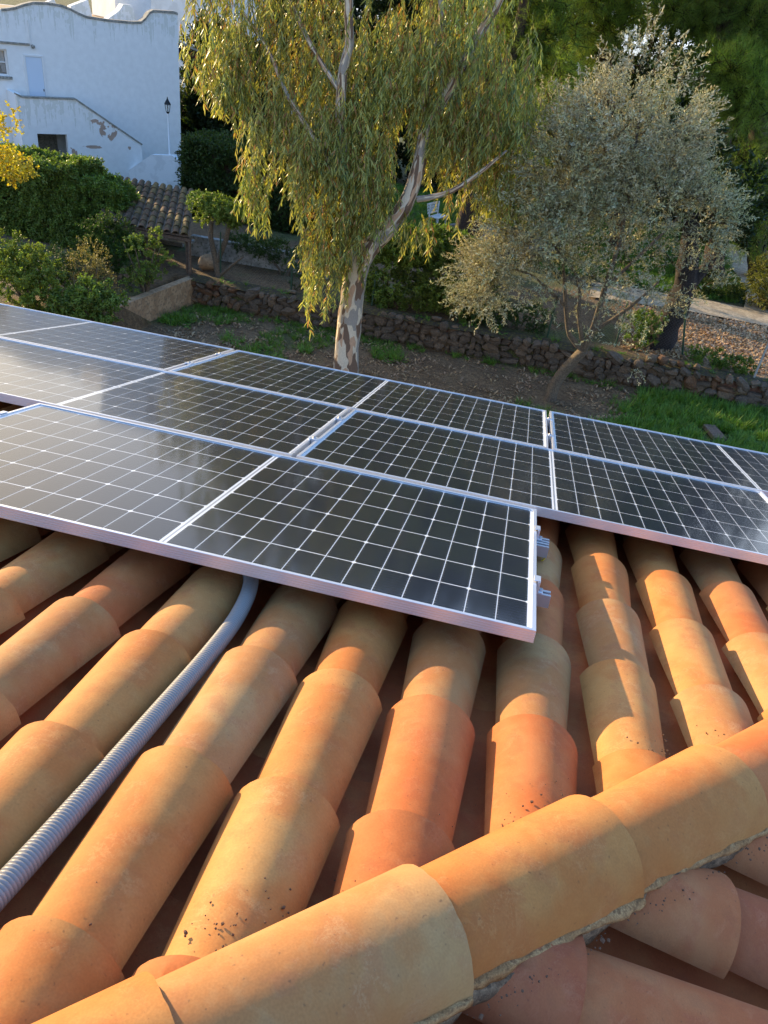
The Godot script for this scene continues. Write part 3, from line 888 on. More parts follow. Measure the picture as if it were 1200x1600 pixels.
func build_rails() -> void:
	var rows := [[-1.085, 1.098, 0.325, "single panel's row, lower", 1.047, -1.047], [-1.085, 1.1, 0.79, "single panel's row, upper", 1.047, -1.047],
		[-2.09, 2.21, 1.345, "middle row, lower", 2.166, -2.042], [-2.09, 2.21, 1.80, "middle row, upper", 2.166, -2.042],
		[-3.15, 3.27, 2.40, "outer row, lower", 3.221, -3.103], [-3.15, 3.27, 2.86, "outer row, upper", 3.221, -3.103]]
	var labels := ["aluminium mounting rail whose open end pokes out near the free corner of the single panel", "aluminium mounting rail with the green wire, poking out beside the step between the rows",
		"mounting rail under the middle panel row on the side of the bare tiles", "mounting rail under the middle panel row on the garden side",
		"mounting rail under the outer panel row on the side of the middle row", "mounting rail under the outer panel row along the roof's edge"]
	var clamp_end := clamp_mesh(true)
	var clamp_mid := clamp_mesh(false)
	var bolt := bolt_mesh()
	var joints := [[], [], [0.062], [0.062], [-0.999, 1.116], [-0.999, 1.116]]
	for k in rows.size():
		var r: Array = rows[k]
		var t := thing("mounting_rail", labels[k], "rail", roof_tf * at(Vector3(r[0], -0.0752, -r[2])), "rails under the solar panels")
		part("profile", rail_mesh(r[1] - r[0]), M.rail_aluminium, t)
		for e in [[r[4] + 0.0, 1.0], [r[5] - 0.0, -1.0]]:
			var tf := Transform3D(Basis(Vector3.UP, 0.0 if e[1] > 0 else PI), Vector3(e[0] - r[0], 0.0752, 0))
			var c := part("end_clamp", clamp_end, M.aluminium, t, tf)
			part("bolt", bolt, M.steel, c, at(Vector3(0.019, -0.031, 0)))
		for j: float in joints[k]:
			var c := part("mid_clamp", clamp_mid, M.aluminium, t, at(Vector3(j - r[0], 0.0752, 0)))
			part("bolt", bolt, M.steel, c, at(Vector3(0, 0.0056, 0)))
		# tile hooks that carry the rail
		var u := float(r[0]) + 0.15
		while u < r[1]:
			var near := 0.0
			var best := 9.0
			for q in range(-14, 14):
				if absf(column_u(q) - u) < best:
					best = absf(column_u(q) - u)
					near = column_u(q)
			if near < r[1] - 0.02:
				part("hook", box_mesh(Vector3(-0.015, -0.024, -0.018), Vector3(0.015, -0.0002, 0.018), 0.002), M.steel, t, at(Vector3(near - r[0], 0, 0)))
			u += 0.72
	# the spare rail stub clamped above the second one
	var stub := thing("rail_stub", "short stub of aluminium rail lying beside the open rail end with the green wire", "rail", roof_tf * at(Vector3(1.02, -0.0752, -0.74)))
	part("profile", rail_mesh(0.078), M.rail_aluminium, stub)
	var w := thing("earth_wire", "thin green and yellow earth wire looping from the open rail end", "wire", roof_tf * at(Vector3(1.07, -0.07, -0.76)))
	for e in [[0.0, M.green_wire], [0.0022, M.yellow_wire]]:
		var raw := []
		for q in [[-0.05, 0.02, 0.0], [-0.005, 0.022, 0.0], [0.018, 0.012, 0.006], [0.026, -0.012, 0.012], [0.012, -0.03, 0.014], [-0.03, -0.028, 0.01], [-0.06, -0.02, 0.0]]:
			raw.append([Vector3(q[0], q[1], q[2] + e[0]), 0.0024 if e[0] == 0.0 else 0.0019])
		var s := spline(raw, 0.006)
		var st := begin()
		add_tube(st, s[0], s[1], 8)
		part("strand", finish(st), e[1], w)

func build_conduit() -> void:
	var raw := []
	for q in [[0.02, 0.42, -0.108], [0.11, 0.28, -0.102], [0.193, 0.182, -0.096], [0.246, 0.078, -0.108], [0.268, -0.078, -0.128], [0.271, -0.275, -0.137], [0.266, -0.535, -0.14], [0.262, -0.783, -0.14], [0.257, -0.949, -0.14], [0.250, -1.1, -0.14], [0.24, -1.3, -0.138], [0.236, -1.58, -0.138]]:
		raw.append([Vector3(q[0], q[2], -q[1]), 0.024])
	var s := spline(raw, 0.02)
	# resample finely and add the corrugation
	var curve := Curve3D.new()
	curve.bake_interval = 0.004
	for p in s[0]: curve.add_point(p)
	var total := curve.get_baked_length()
	var pts := PackedVector3Array()
	var rad := PackedFloat32Array()
	var pitch := 0.0078
	var n := int(total / pitch)
	for k in n:
		for e in [[0.0, 0.0188], [0.2, 0.0188], [0.36, 0.0222], [0.84, 0.0222]]:
			pts.append(curve.sample_baked((k + e[0]) * pitch, true))
			rad.append(e[1])
	var st := begin()
	add_tube(st, pts, rad, 18)
	var o := part("corrugated_conduit", finish(st), M.grey_plastic, self, roof_tf)
	tag(o, "grey corrugated plastic conduit curving down the tiles from under the panel", "conduit")

# ------------------------------------------------------------------ plants
class Leafy:
	var v := PackedVector3Array()
	var n := PackedVector3Array()
	var c := PackedColorArray()
	var i := PackedInt32Array()
	# a folded, bowed leaf with `seg` bends
	func leaf(p: Vector3, d: Vector3, side: Vector3, length: float, width: float, col: Color, droop := 0.0, seg := 2, fold := 0.25) -> void:
		var up := side.cross(d).normalized()
		var base := v.size()
		var q := p
		var dd := d
		for k in seg + 1:
			var t := float(k) / seg
			var w := width * 0.5 * sin(PI * clampf(0.12 + 0.88 * t, 0.0, 1.0)) if k < seg else 0.0
			if k == 0: w = width * 0.12
			var nn := side.cross(dd).normalized()
			v.append(q - side * w + nn * w * fold)
			v.append(q)
			v.append(q + side * w + nn * w * fold)
			n.append((nn + side * fold).normalized())
			n.append(nn)
			n.append((nn - side * fold).normalized())
			for e in 3: c.append(col)
			q += dd * (length / seg)
			dd = (dd + Vector3(0, -droop, 0) / seg).normalized()
		for k in seg:
			var b := base + k * 3
			i.append_array(PackedInt32Array([b, b + 3, b + 4, b, b + 4, b + 1, b + 1, b + 4, b + 5, b + 1, b + 5, b + 2]))
	func stem(a: Vector3, b: Vector3, r: float, col: Color) -> void:
		var d := (b - a).normalized()
		var x := d.cross(Vector3(0.3, 0.2, 0.9)).normalized()
		var y := d.cross(x)
		var base := v.size()
		for e in 3:
			var q := x * cos(TAU * e / 3) + y * sin(TAU * e / 3)
			v.append(a + q * r)
			n.append(q)
			c.append(col)
			v.append(b + q * r * 0.5)
			n.append(q)
			c.append(col)
		for e in 3:
			var f := (e + 1) % 3
			i.append_array(PackedInt32Array([base + e * 2, base + f * 2, base + f * 2 + 1, base + e * 2, base + f * 2 + 1, base + e * 2 + 1]))
	func mesh() -> ArrayMesh:
		var a := []
		a.resize(Mesh.ARRAY_MAX)
		a[Mesh.ARRAY_VERTEX] = v
		a[Mesh.ARRAY_NORMAL] = n
		a[Mesh.ARRAY_COLOR] = c
		a[Mesh.ARRAY_INDEX] = i
		var m := ArrayMesh.new()
		m.add_surface_from_arrays(Mesh.PRIMITIVE_TRIANGLES, a)
		return m

func rand_dir() -> Vector3:
	var z := rng.randf_range(-1, 1)
	var a := rng.randf() * TAU
	var r := sqrt(1.0 - z * z)
	return Vector3(r * cos(a), z, r * sin(a))

func across(d: Vector3) -> Vector3:
	var s := d.cross(rand_dir())
	while s.length() < 0.1: s = d.cross(rand_dir())
	return s.normalized()

# hanging twig of a gum tree: sickle leaves pointing down
func gum_spray() -> ArrayMesh:
	var l := Leafy.new()
	var p := Vector3.ZERO
	var d := Vector3(rng.randf_range(-0.5, 0.5), -0.6, rng.randf_range(-0.5, 0.5)).normalized()
	for k in 9:
		var q := p + d * 0.075
		l.stem(p, q, 0.0035, Color(0.16, 0.09, 0.05))
		for e in 3:
			var o := (Vector3(rng.randf_range(-0.75, 0.75), -0.85, rng.randf_range(-0.75, 0.75))).normalized()
			var tone := rng.randf()
			var col := Color(0.30, 0.34, 0.095).lerp(Color(0.50, 0.48, 0.15), rng.randf())
			if tone < 0.12: col = Color(0.42, 0.22, 0.10)
			elif tone < 0.3: col = Color(0.16, 0.22, 0.09)
			l.leaf(p.lerp(q, rng.randf()), o, across(o), rng.randf_range(0.11, 0.19), rng.randf_range(0.017, 0.027), col, 0.5, 3, 0.15)
		p = q
		d = (d + Vector3(rng.randf_range(-0.2, 0.2), -0.22, rng.randf_range(-0.2, 0.2))).normalized()
	return l.mesh()

func olive_spray() -> ArrayMesh:
	var l := Leafy.new()
	for w in 3:
		var p := Vector3.ZERO
		var d := Vector3(rng.randf_range(-0.7, 0.7), 1.0, rng.randf_range(-0.7, 0.7)).normalized()
		for k in 12:
			var q := p + d * 0.055
			l.stem(p, q, 0.0058 - 0.0003 * k, Color(0.30, 0.24, 0.18))
			if k > 2:
				for e in 2 + (k % 2):
					var o := (d * 0.8 + rand_dir()).normalized()
					var col := Color(0.28, 0.29, 0.15).lerp(Color(0.54, 0.51, 0.34), rng.randf())
					if rng.randf() < 0.12: col = Color(0.34, 0.28, 0.12)
					l.leaf(q, o, across(o), rng.randf_range(0.06, 0.095), rng.randf_range(0.015, 0.022), col, 0.1, 2, 0.2)
			p = q
			d = (d + rand_dir() * 0.2 + Vector3(0, -0.035, 0)).normalized()
	return l.mesh()

func broad_spray(length: float, width: float, dark: Color, pale: Color, n := 16, reach := 0.16) -> ArrayMesh:
	var l := Leafy.new()
	for w in 3:
		var p := Vector3.ZERO
		var d := Vector3(rng.randf_range(-0.9, 0.9), 1.0, rng.randf_range(-0.9, 0.9)).normalized()
		for k in 4:
			var q := p + d * reach / 4.0
			l.stem(p, q, 0.004, Color(0.10, 0.08, 0.05))
			for e in n / 4:
				var o := (d * 0.6 + rand_dir()).normalized()
				l.leaf(p.lerp(q, rng.randf()), o, across(o), length * rng.randf_range(0.7, 1.2), width * rng.randf_range(0.8, 1.2), dark.lerp(pale, rng.randf()), 0.25, 2, 0.25)
			p = q
			d = (d + rand_dir() * 0.3).normalized()
	return l.mesh()

func pine_spray() -> ArrayMesh:
	var l := Leafy.new()
	for w in 5:
		var p := Vector3.ZERO
		var d := (Vector3(0, 0.7, 0) + rand_dir()).normalized()
		var q := p + d * 0.36
		l.stem(p, q, 0.007, Color(0.12, 0.09, 0.06))
		for k in 26:
			var s := p.lerp(q, 0.25 + 0.75 * pow(rng.randf(), 0.7))
			var o := (d * 1.1 + rand_dir()).normalized()
			var col := Color(0.13, 0.20, 0.035).lerp(Color(0.26, 0.33, 0.06), rng.randf())
			l.leaf(s, o, across(o), rng.randf_range(0.15, 0.24), 0.024, col, 0.1, 1, 0.3)
	return l.mesh()

func grass_tuft(tall: float, n: int, dark: Color, pale: Color) -> ArrayMesh:
	var l := Leafy.new()
	for k in n:
		var a := rng.randf() * TAU
		var o := Vector3(cos(a) * rng.randf_range(0.2, 0.9), 1.0, sin(a) * rng.randf_range(0.2, 0.9)).normalized()
		l.leaf(Vector3(cos(a), 0, sin(a)) * rng.randf() * 0.05, o, Vector3(-sin(a), 0, cos(a)), tall * rng.randf_range(0.5, 1.2), 0.009, dark.lerp(pale, rng.randf()), 0.7, 2, 0.2)
	return l.mesh()

func weed_tuft() -> ArrayMesh:
	var l := Leafy.new()
	for k in 14:
		var a := rng.randf() * TAU
		var lift := rng.randf_range(0.2, 0.9)
		var o := Vector3(cos(a), lift, sin(a)).normalized()
		var p := o * rng.randf_range(0.02, 0.1)
		l.leaf(p, Vector3(cos(a), 0.2, sin(a)).normalized(), Vector3(-sin(a), 0, cos(a)), rng.randf_range(0.04, 0.07), rng.randf_range(0.03, 0.045), Color(0.08, 0.19, 0.025).lerp(Color(0.17, 0.33, 0.05), rng.randf()), 0.3, 2, 0.15)
	return l.mesh()

func fallen_leaf() -> ArrayMesh:
	var l := Leafy.new()
	for k in 5:
		var a := rng.randf() * TAU
		var o := Vector3(cos(a), rng.randf_range(0.0, 0.9), sin(a)).normalized()
		l.leaf(Vector3(rng.randf_range(-0.1, 0.1), rng.randf_range(0.005, 0.02), rng.randf_range(-0.1, 0.1)), o, Vector3(-sin(a), 0, cos(a)), rng.randf_range(0.06, 0.11), rng.randf_range(0.025, 0.05), Color(0.42, 0.27, 0.15).lerp(Color(0.60, 0.44, 0.26), rng.randf()), 0.3, 2, 0.3)
	return l.mesh()

func scatter(called: String, mesh: Mesh, m: Material, tfs: Array, cols: Array, parent: Node) -> MultiMeshInstance3D:
	var mm := MultiMesh.new()
	mm.transform_format = MultiMesh.TRANSFORM_3D
	mm.use_colors = true
	mm.mesh = mesh
	mm.instance_count = tfs.size()
	for k in tfs.size():
		mm.set_instance_transform(k, tfs[k])
		mm.set_instance_color(k, cols[k])
	var o := MultiMeshInstance3D.new()
	o.multimesh = mm
	o.material_override = m
	o.set_meta("kind", "stuff")
	o.name = numbered(called) if parent == self else called
	parent.add_child(o, true)
	return o

func tone(spread: float) -> Color:
	var t := rng.randf_range(1.0 - spread, 1.0 + spread)
	return Color(t * rng.randf_range(0.93, 1.07), t, t * rng.randf_range(0.9, 1.1))

# sprays in ellipsoids; hanging ones drop from their point, the others point outwards
func crown(called: String, sprays: Array, m: Material, blobs: Array, base: Vector3, parent: Node, dense: float, size: float, hanging := false, gap := -0.15, hue := Color.WHITE) -> void:
	var lists := []
	for k in sprays.size(): lists.append([[], []])
	for b in blobs:
		var c := G(b[0], b[1], b[2]) - base
		var r := Vector3(b[3], b[4], b[5]) * K
		var n := int(b[6] * dense)
		var shade := tone(0.13)
		for k in n:
			var d := rand_dir()
			var p := c + d * r * pow(rng.randf(), 0.45) * (1.0 + 0.35 * absf(rng.randfn(0.0, 0.35)))
			if soft_noise.get_noise_3d((p.x + base.x) * 14.0, p.y * 14.0, (p.z + base.z) * 14.0) < gap and rng.randf() < 0.85: continue
			var basis_: Basis
			if hanging:
				basis_ = Basis(Vector3.UP, rng.randf() * TAU) * Basis(Vector3.RIGHT, rng.randf_range(-0.25, 0.25))
			else:
				var y := (d + Vector3(0, 0.35, 0) + rand_dir() * 0.6).normalized()
				var x := across(y)
				basis_ = Basis(x, y, x.cross(y))
			var s := size * rng.randf_range(0.75, 1.25)
			var which := rng.randi() % sprays.size()
			lists[which][0].append(Transform3D(basis_.scaled(Vector3.ONE * s), p))
			lists[which][1].append(tone(0.2) * shade * hue)
	var head := Node3D.new()
	head.name = called
	parent.add_child(head, true)
	for k in sprays.size():
		if lists[k][0].size() > 0: scatter("leaves", sprays[k], m, lists[k][0], lists[k][1], head)

# a clipped hedge: sprays over a box whose faces bulge
func hedge_leaves(sprays: Array, m: Material, lo: Vector3, hi: Vector3, per_m2: float, size: float, parent: Node, base: Vector3, hue := Color.WHITE) -> void:
	var lists := []
	for k in sprays.size(): lists.append([[], []])
	var d := hi - lo
	for face in [[0, -1], [0, 1], [1, 1], [2, -1], [2, 1]]:
		var ax: int = face[0]
		var i := (ax + 1) % 3
		var j := (ax + 2) % 3
		for k in int(d[i] * d[j] * per_m2):
			var p := Vector3.ZERO
			p[ax] = (lo if face[1] < 0 else hi)[ax]
			p[i] = rng.randf_range(lo[i], hi[i])
			p[j] = rng.randf_range(lo[j], hi[j])
			var n := Vector3.ZERO
			n[ax] = face[1]
			var bulge := soft_noise.get_noise_3d(p.x * 30.0, p.y * 30.0, p.z * 30.0) * 0.28
			p += n * (bulge - 0.22 * rng.randf())
			# rounded shoulders
			var e := (hi.y - p.y)
			if ax != 1 and e < 0.35: p -= n * (0.35 - e) * 0.5
			var y := (n + Vector3(0, 0.5, 0) + rand_dir() * 0.8).normalized()
			var x := across(y)
			var which := rng.randi() % sprays.size()
			lists[which][0].append(Transform3D(Basis(x, y, x.cross(y)).scaled(Vector3.ONE * size * rng.randf_range(0.7, 1.3)), p - base))
			lists[which][1].append(tone(0.25) * hue)
	var head := Node3D.new()
	head.name = "foliage"
	parent.add_child(head, true)
	for k in sprays.size(): scatter("leaves", sprays[k], m, lists[k][0], lists[k][1], head)

func stone_mesh(seed_at: int, detail: int) -> ArrayMesh:
	# an uneven boulder of radius about one
	var st := begin()
	var cuts := []
	var rr := RandomNumberGenerator.new()
	rr.seed = seed_at * 91 + 3
	for k in 7:
		var zz := rr.randf_range(-1, 1)
		var aa := rr.randf() * TAU
		cuts.append([Vector3(sqrt(1.0 - zz * zz) * cos(aa), zz, sqrt(1.0 - zz * zz) * sin(aa)), rr.randf_range(0.6, 0.95)])
	var rows := 3 + detail * 2
	var cols := 6 + detail * 2
	var ring := []
	for i in rows + 1:
		var line := PackedVector3Array()
		for j in cols:
			var a := PI * i / rows
			var b := TAU * j / cols
			var q := Vector3(sin(a) * cos(b), cos(a), sin(a) * sin(b))
			var w := 1.0 + 0.32 * soft_noise.get_noise_3d(q.x * 60.0 + seed_at * 50.0, q.y * 60.0, q.z * 60.0) + 0.12 * soft_noise.get_noise_3d(q.x * 160.0, q.y * 160.0 + seed_at * 30.0, q.z * 160.0)
			# flatten towards a block
			var mx := maxf(absf(q.x), maxf(absf(q.y), absf(q.z)))
			var p := q * w * lerpf(1.0, 1.0 / mx * 0.82, 0.8)
			# facets, as if split with a hammer
			for c in cuts:
				var over: float = p.dot(c[0]) - c[1]
				if over > 0.0: p -= c[0] * over
			line.append(p)
		ring.append(line)
	st.set_smooth_group(-1 if detail < 2 else 0)
	for i in rows:
		for j in cols:
			var t := (j + 1) % cols
			if i > 0:
				for p in [ring[i][j], ring[i][t], ring[i + 1][j]]: st.add_vertex(p)
			if i < rows - 1:
				for p in [ring[i][t], ring[i + 1][t], ring[i + 1][j]]: st.add_vertex(p)
	return finish(st)

# ------------------------------------------------------------------ ground
func ground_height(x: float, z: float) -> float:
	# survey units
	var low := 1.0
	if z < -17.62 or x < -8.45: low = 0.0
	elif z < -17.56: low = (z + 17.62) / 0.06
	var h := TERRACE * (1.0 - low)
	return h + 0.035 * soft_noise.get_noise_2d(x * 9.0, z * 9.0) * (1.0 if absf(x) < 40.0 else 0.0)

func ground_color(x: float, z: float) -> Color:
	var n := soft_noise.get_noise_2d(x * 16.0 + 90.0, z * 16.0)
	var f := soft_noise.get_noise_2d(x * 60.0, z * 60.0 + 50.0)
	var soil := Color(0.15, 0.095, 0.045).lerp(Color(0.22, 0.15, 0.08), 0.5 + f)
	var green := Color(0.06, 0.095, 0.022).lerp(Color(0.09, 0.14, 0.03), 0.5 + f)
	var litter := Color(0.36, 0.23, 0.12).lerp(Color(0.46, 0.32, 0.19), 0.5 + f)
	if z > -17.6:
		var lush := smoothstep(1.6, 3.4, x + n * 2.0 + (z + 16.5) * 0.3)
		var patch := smoothstep(0.05, 0.28, n)
		return soil.lerp(green, clampf(maxf(lush * 0.95, patch * 0.7), 0.0, 1.0))
	if x > 2.2 and z > -22.4:
		return soil.lerp(litter, smoothstep(2.4, 3.6, x + n))
	if z < -24.0: return green.lerp(soil, smoothstep(0.1, 0.4, n) * 0.6)
	return soil.lerp(green, smoothstep(0.0, 0.3, n) * 0.7)

func build_ground() -> void:
	var xs := PackedFloat32Array()
	var zs := PackedFloat32Array()
	for e in [-260.0, -160.0, -100.0, -70.0, -50.0, -38.0, -30.0, -25.0, -21.0, -18.0, -16.0, -14.5]: xs.append(e)
	var x := -13.5
	while x < 9.0:
		xs.append(x)
		x += 0.16
	for e in [9.5, 10.5, 12.0, 15.0, 20.0, 28.0, 40.0, 60.0, 100.0, 260.0]: xs.append(e)
	for e in [-300.0, -180.0, -110.0, -75.0, -60.0, -50.0, -44.0, -40.0, -37.0, -35.0]: zs.append(e)
	var z := -34.0
	while z < -23.0:
		zs.append(z)
		z += 0.4
	while z < -17.7:
		zs.append(z)
		z += 0.16
	for e in [-17.62, -17.56]: zs.append(e)
	z = -17.45
	while z < -11.0:
		zs.append(z)
		z += 0.16
	for e in [-10.0, -8.0, -5.0, -2.0, 2.0, 8.0, 20.0, 50.0, 120.0, 260.0]: zs.append(e)
	var v := PackedVector3Array()
	var c := PackedColorArray()
	for zz in zs:
		for xx in xs:
			v.append(G(xx, ground_height(xx, zz), zz))
			c.append(ground_color(xx, zz))
	var idx := PackedInt32Array()
	var w := xs.size()
	for j in zs.size() - 1:
		for i in w - 1:
			var a := j * w + i
			idx.append_array(PackedInt32Array([a, a + 1, a + w + 1, a, a + w + 1, a + w]))
	var n := PackedVector3Array()
	n.resize(v.size())
	for k in range(0, idx.size(), 3):
		var q := (v[idx[k + 2]] - v[idx[k]]).cross(v[idx[k + 1]] - v[idx[k]])
		for e in 3: n[idx[k + e]] += q
	for k in n.size(): n[k] = n[k].normalized()
	var a := []
	a.resize(Mesh.ARRAY_MAX)
	a[Mesh.ARRAY_VERTEX] = v
	a[Mesh.ARRAY_NORMAL] = n
	a[Mesh.ARRAY_COLOR] = c
	a[Mesh.ARRAY_INDEX] = idx
	var m := ArrayMesh.new()
	m.add_surface_from_arrays(Mesh.PRIMITIVE_TRIANGLES, a)
	var o := part("ground", m, M.soil, self)
	tag(o, "brown soil and thin grass of the garden and terrace", "ground", "", "structure")

func ribbon_sheet(left: Array, right: Array, lift: float) -> ArrayMesh:
	var st := begin()
	st.set_smooth_group(0)
	for k in left.size() - 1:
		var p: Array = [left[k], right[k], right[k + 1], left[k + 1]]
		var q := []
		for e in p: q.append(G(e[0], ground_height(e[0], e[1]) + lift, e[1]))
		quad(st, q[0], q[1], q[2], q[3])
	return finish(st)

func build_paths() -> void:
	# the sandy path beyond the leaf litter
	var l := []
	var r := []
	for k in 25:
		var t := k / 24.0
		var x := lerpf(1.6, 12.0, t)
		l.append([x, -22.1 - 0.25 * sin(t * 5.0)])
		r.append([x + 0.1, -23.55 - 0.35 * sin(t * 4.0 + 0.6)])
	var o := part("path", ribbon_sheet(r, l, 0.05), M.path, self)
	tag(o, "pale sandy path past the brown leaf litter", "path", "", "structure")
	l = []
	r = []
	for k in 20:
		var t := k / 19.0
		var z := lerpf(-23.7, -33.0, t)
		l.append([6.05 + 0.9 * t + 0.2 * sin(t * 6.0), z])
		r.append([8.2 + 0.6 * t, z])
	o = part("path", ribbon_sheet(l, r, 0.058), M.path, self)
	tag(o, "shaded path leading away behind the yellow-green shrub", "path", "", "structure")
	# the round terrace by the bench, with its kerb
	var st := begin()
	st.set_smooth_group(-1)
	var c := Vector2(-1.5, -27.0)
	for k in 40:
		var a := TAU * k / 40
		var b := TAU * (k + 1) / 40
		for e in [[0.0, 0.0], [cos(a), sin(a)], [cos(b), sin(b)]]:
			st.add_vertex(G(c.x + e[0] * 1.85, TERRACE + 0.052, c.y + e[1] * 1.85))
	o = part("pavement", finish(st), M.dark_paving, self)
	tag(o, "round grey paved spot in the lawn beside the white bench", "pavement", "", "structure")
	st = begin()
	st.set_smooth_group(-1)
	for k in 60:
		var q := []
		for e in [k, k + 1]:
			var a: float = TAU * e / 60
			for rr in [[1.83, 0.0], [1.83, 0.13], [1.97, 0.13], [1.97, 0.0]]:
				q.append(G(c.x + cos(a) * rr[0], TERRACE + rr[1] - 0.01 * (1.0 if rr[1] == 0.0 else 0.0), c.y + sin(a) * rr[0]))
		quad(st, q[0], q[1], q[5], q[4])
		quad(st, q[1], q[2], q[6], q[5])
		quad(st, q[2], q[3], q[7], q[6])
	o = part("kerb", finish(st), M.dark_paving, self)
	tag(o, "low curved kerb around the round paved spot", "kerb", "", "structure")

# ------------------------------------------------------------------ walls and fences
func build_stone_wall() -> void:
	var base := G(-1.0, 0, -17.55)
	var t := thing("stone_wall", "low dry stone retaining wall along the edge of the shaded garden", "wall", at(base))
	part("core", box_mesh(G(-8.4, -0.1, -17.78) - base, G(8.2, TERRACE - 0.06, -17.6) - base), M.roof_deck, t)
	var kinds := []
	for k in 9: kinds.append(stone_mesh(k + 20, 1))
	var x := 0.0
	var rows := [[0.0, 0.17], [0.155, 0.16], [0.305, 0.16], [0.45, 0.14]]
	var shown := 0
	for r in rows.size():
		x = -8.2 + rng.randf() * 0.1
		while x < 7.4:
			var w := rng.randf_range(0.12, 0.3) * (1.6 if rng.randf() < 0.22 else 1.0)
			var h: float = rows[r][1] * rng.randf_range(0.85, 1.7)
			var p := G(x + w / 2, rows[r][0] + h * 0.5 - 0.01 + rng.randf_range(-0.03, 0.04), -17.56 + rng.randf_range(-0.05, 0.045)) - base
			var b := Basis.from_euler(Vector3(rng.randf_range(-0.3, 0.3), rng.randf_range(-0.4, 0.4) + PI * (rng.randi() % 2), rng.randf_range(-0.5, 0.5))).scaled_local(Vector3(w * 0.58, h * 0.58, 0.13) * K)
			var kind := rng.randi() % 3
			var rusty := (x > 3.1 and x < 5.0) or x < -7.1
			if rusty and rng.randf() < 0.3: kind = 3
			elif rng.randf() < 0.15: kind = 4
			part("stone", kinds[rng.randi() % 9], M["stone_%d" % kind], t, Transform3D(b, p))
			x += w * 0.93
			shown += 1
	# mossy soil on its top
	var st := begin()
	st.set_smooth_group(0)
	var rowsv := []
	var n := 120
	for i in n + 1:
		var xx := lerpf(-8.2, 8.0, float(i) / n)
		var line := []
		for j in 7:
			var f := j / 6.0
			var hh := 0.075 * sin(PI * clampf(f * 0.9 + 0.08, 0.0, 1.0)) + 0.03 * soft_noise.get_noise_2d(xx * 40.0, f * 60.0)
			line.append(G(xx, TERRACE - 0.03 + hh, lerpf(-17.46 + 0.05 * soft_noise.get_noise_2d(xx * 30.0, 7.0), -18.1, f)) - base)
		rowsv.append(line)
	for i in n:
		for j in 6: quad(st, rowsv[i][j], rowsv[i][j + 1], rowsv[i + 1][j + 1], rowsv[i + 1][j])
	part("moss_cap", finish(st), M.moss, t)
	# loose stones lying on the wall
	var places := [[2.98, 0.13, "largest pale loose stone on the mossy wall top, at the end of the short row"], [3.22, 0.12, "rounded pink loose stone second in the row on the mossy wall top"], [3.45, 0.08, "small loose stone in the middle of the row on the wall top"], [3.62, 0.085, "small rusty loose stone beside the middle one on the wall top"], [3.8, 0.07, "smallest loose stone on the mossy wall top"], [3.98, 0.1, "upright loose stone at the far end of the row on the wall top"]]
	for k in places.size():
		var q: Array = places[k]
		var s: float = q[1] * K
		var o := part("loose_stone", stone_mesh(60 + k, 2), M["stone_%d" % [4, 3, 4, 3, 1, 4][k]], self, Transform3D(Basis.from_euler(Vector3(0.2 * k, 0.9 * k, 0.1)).scaled_local(Vector3(s * 1.15, s * 0.85, s)), G(q[0], TERRACE + 0.045 + q[1] * 0.66, -17.62)))
		tag(o, q[2], "stone", "loose stones on the wall top")
	for q in [[-5.62, -17.72, 0.09, "flat pale stone at the foot of the green fence post"], [-2.02, -17.72, 0.1, "flat pale stone on the wall top below the dark shrubs"]]:
		var o := part("loose_stone", stone_mesh(int(absf(q[0] * 10.0)), 2), M.stone_1, self, Transform3D(Basis.IDENTITY.scaled_local(Vector3(q[2] * 1.4, q[2] * 0.5, q[2]) * K), G(q[0], TERRACE + 0.05 + q[2] * 0.4, q[1])))
		tag(o, q[3], "stone", "loose stones on the wall top")

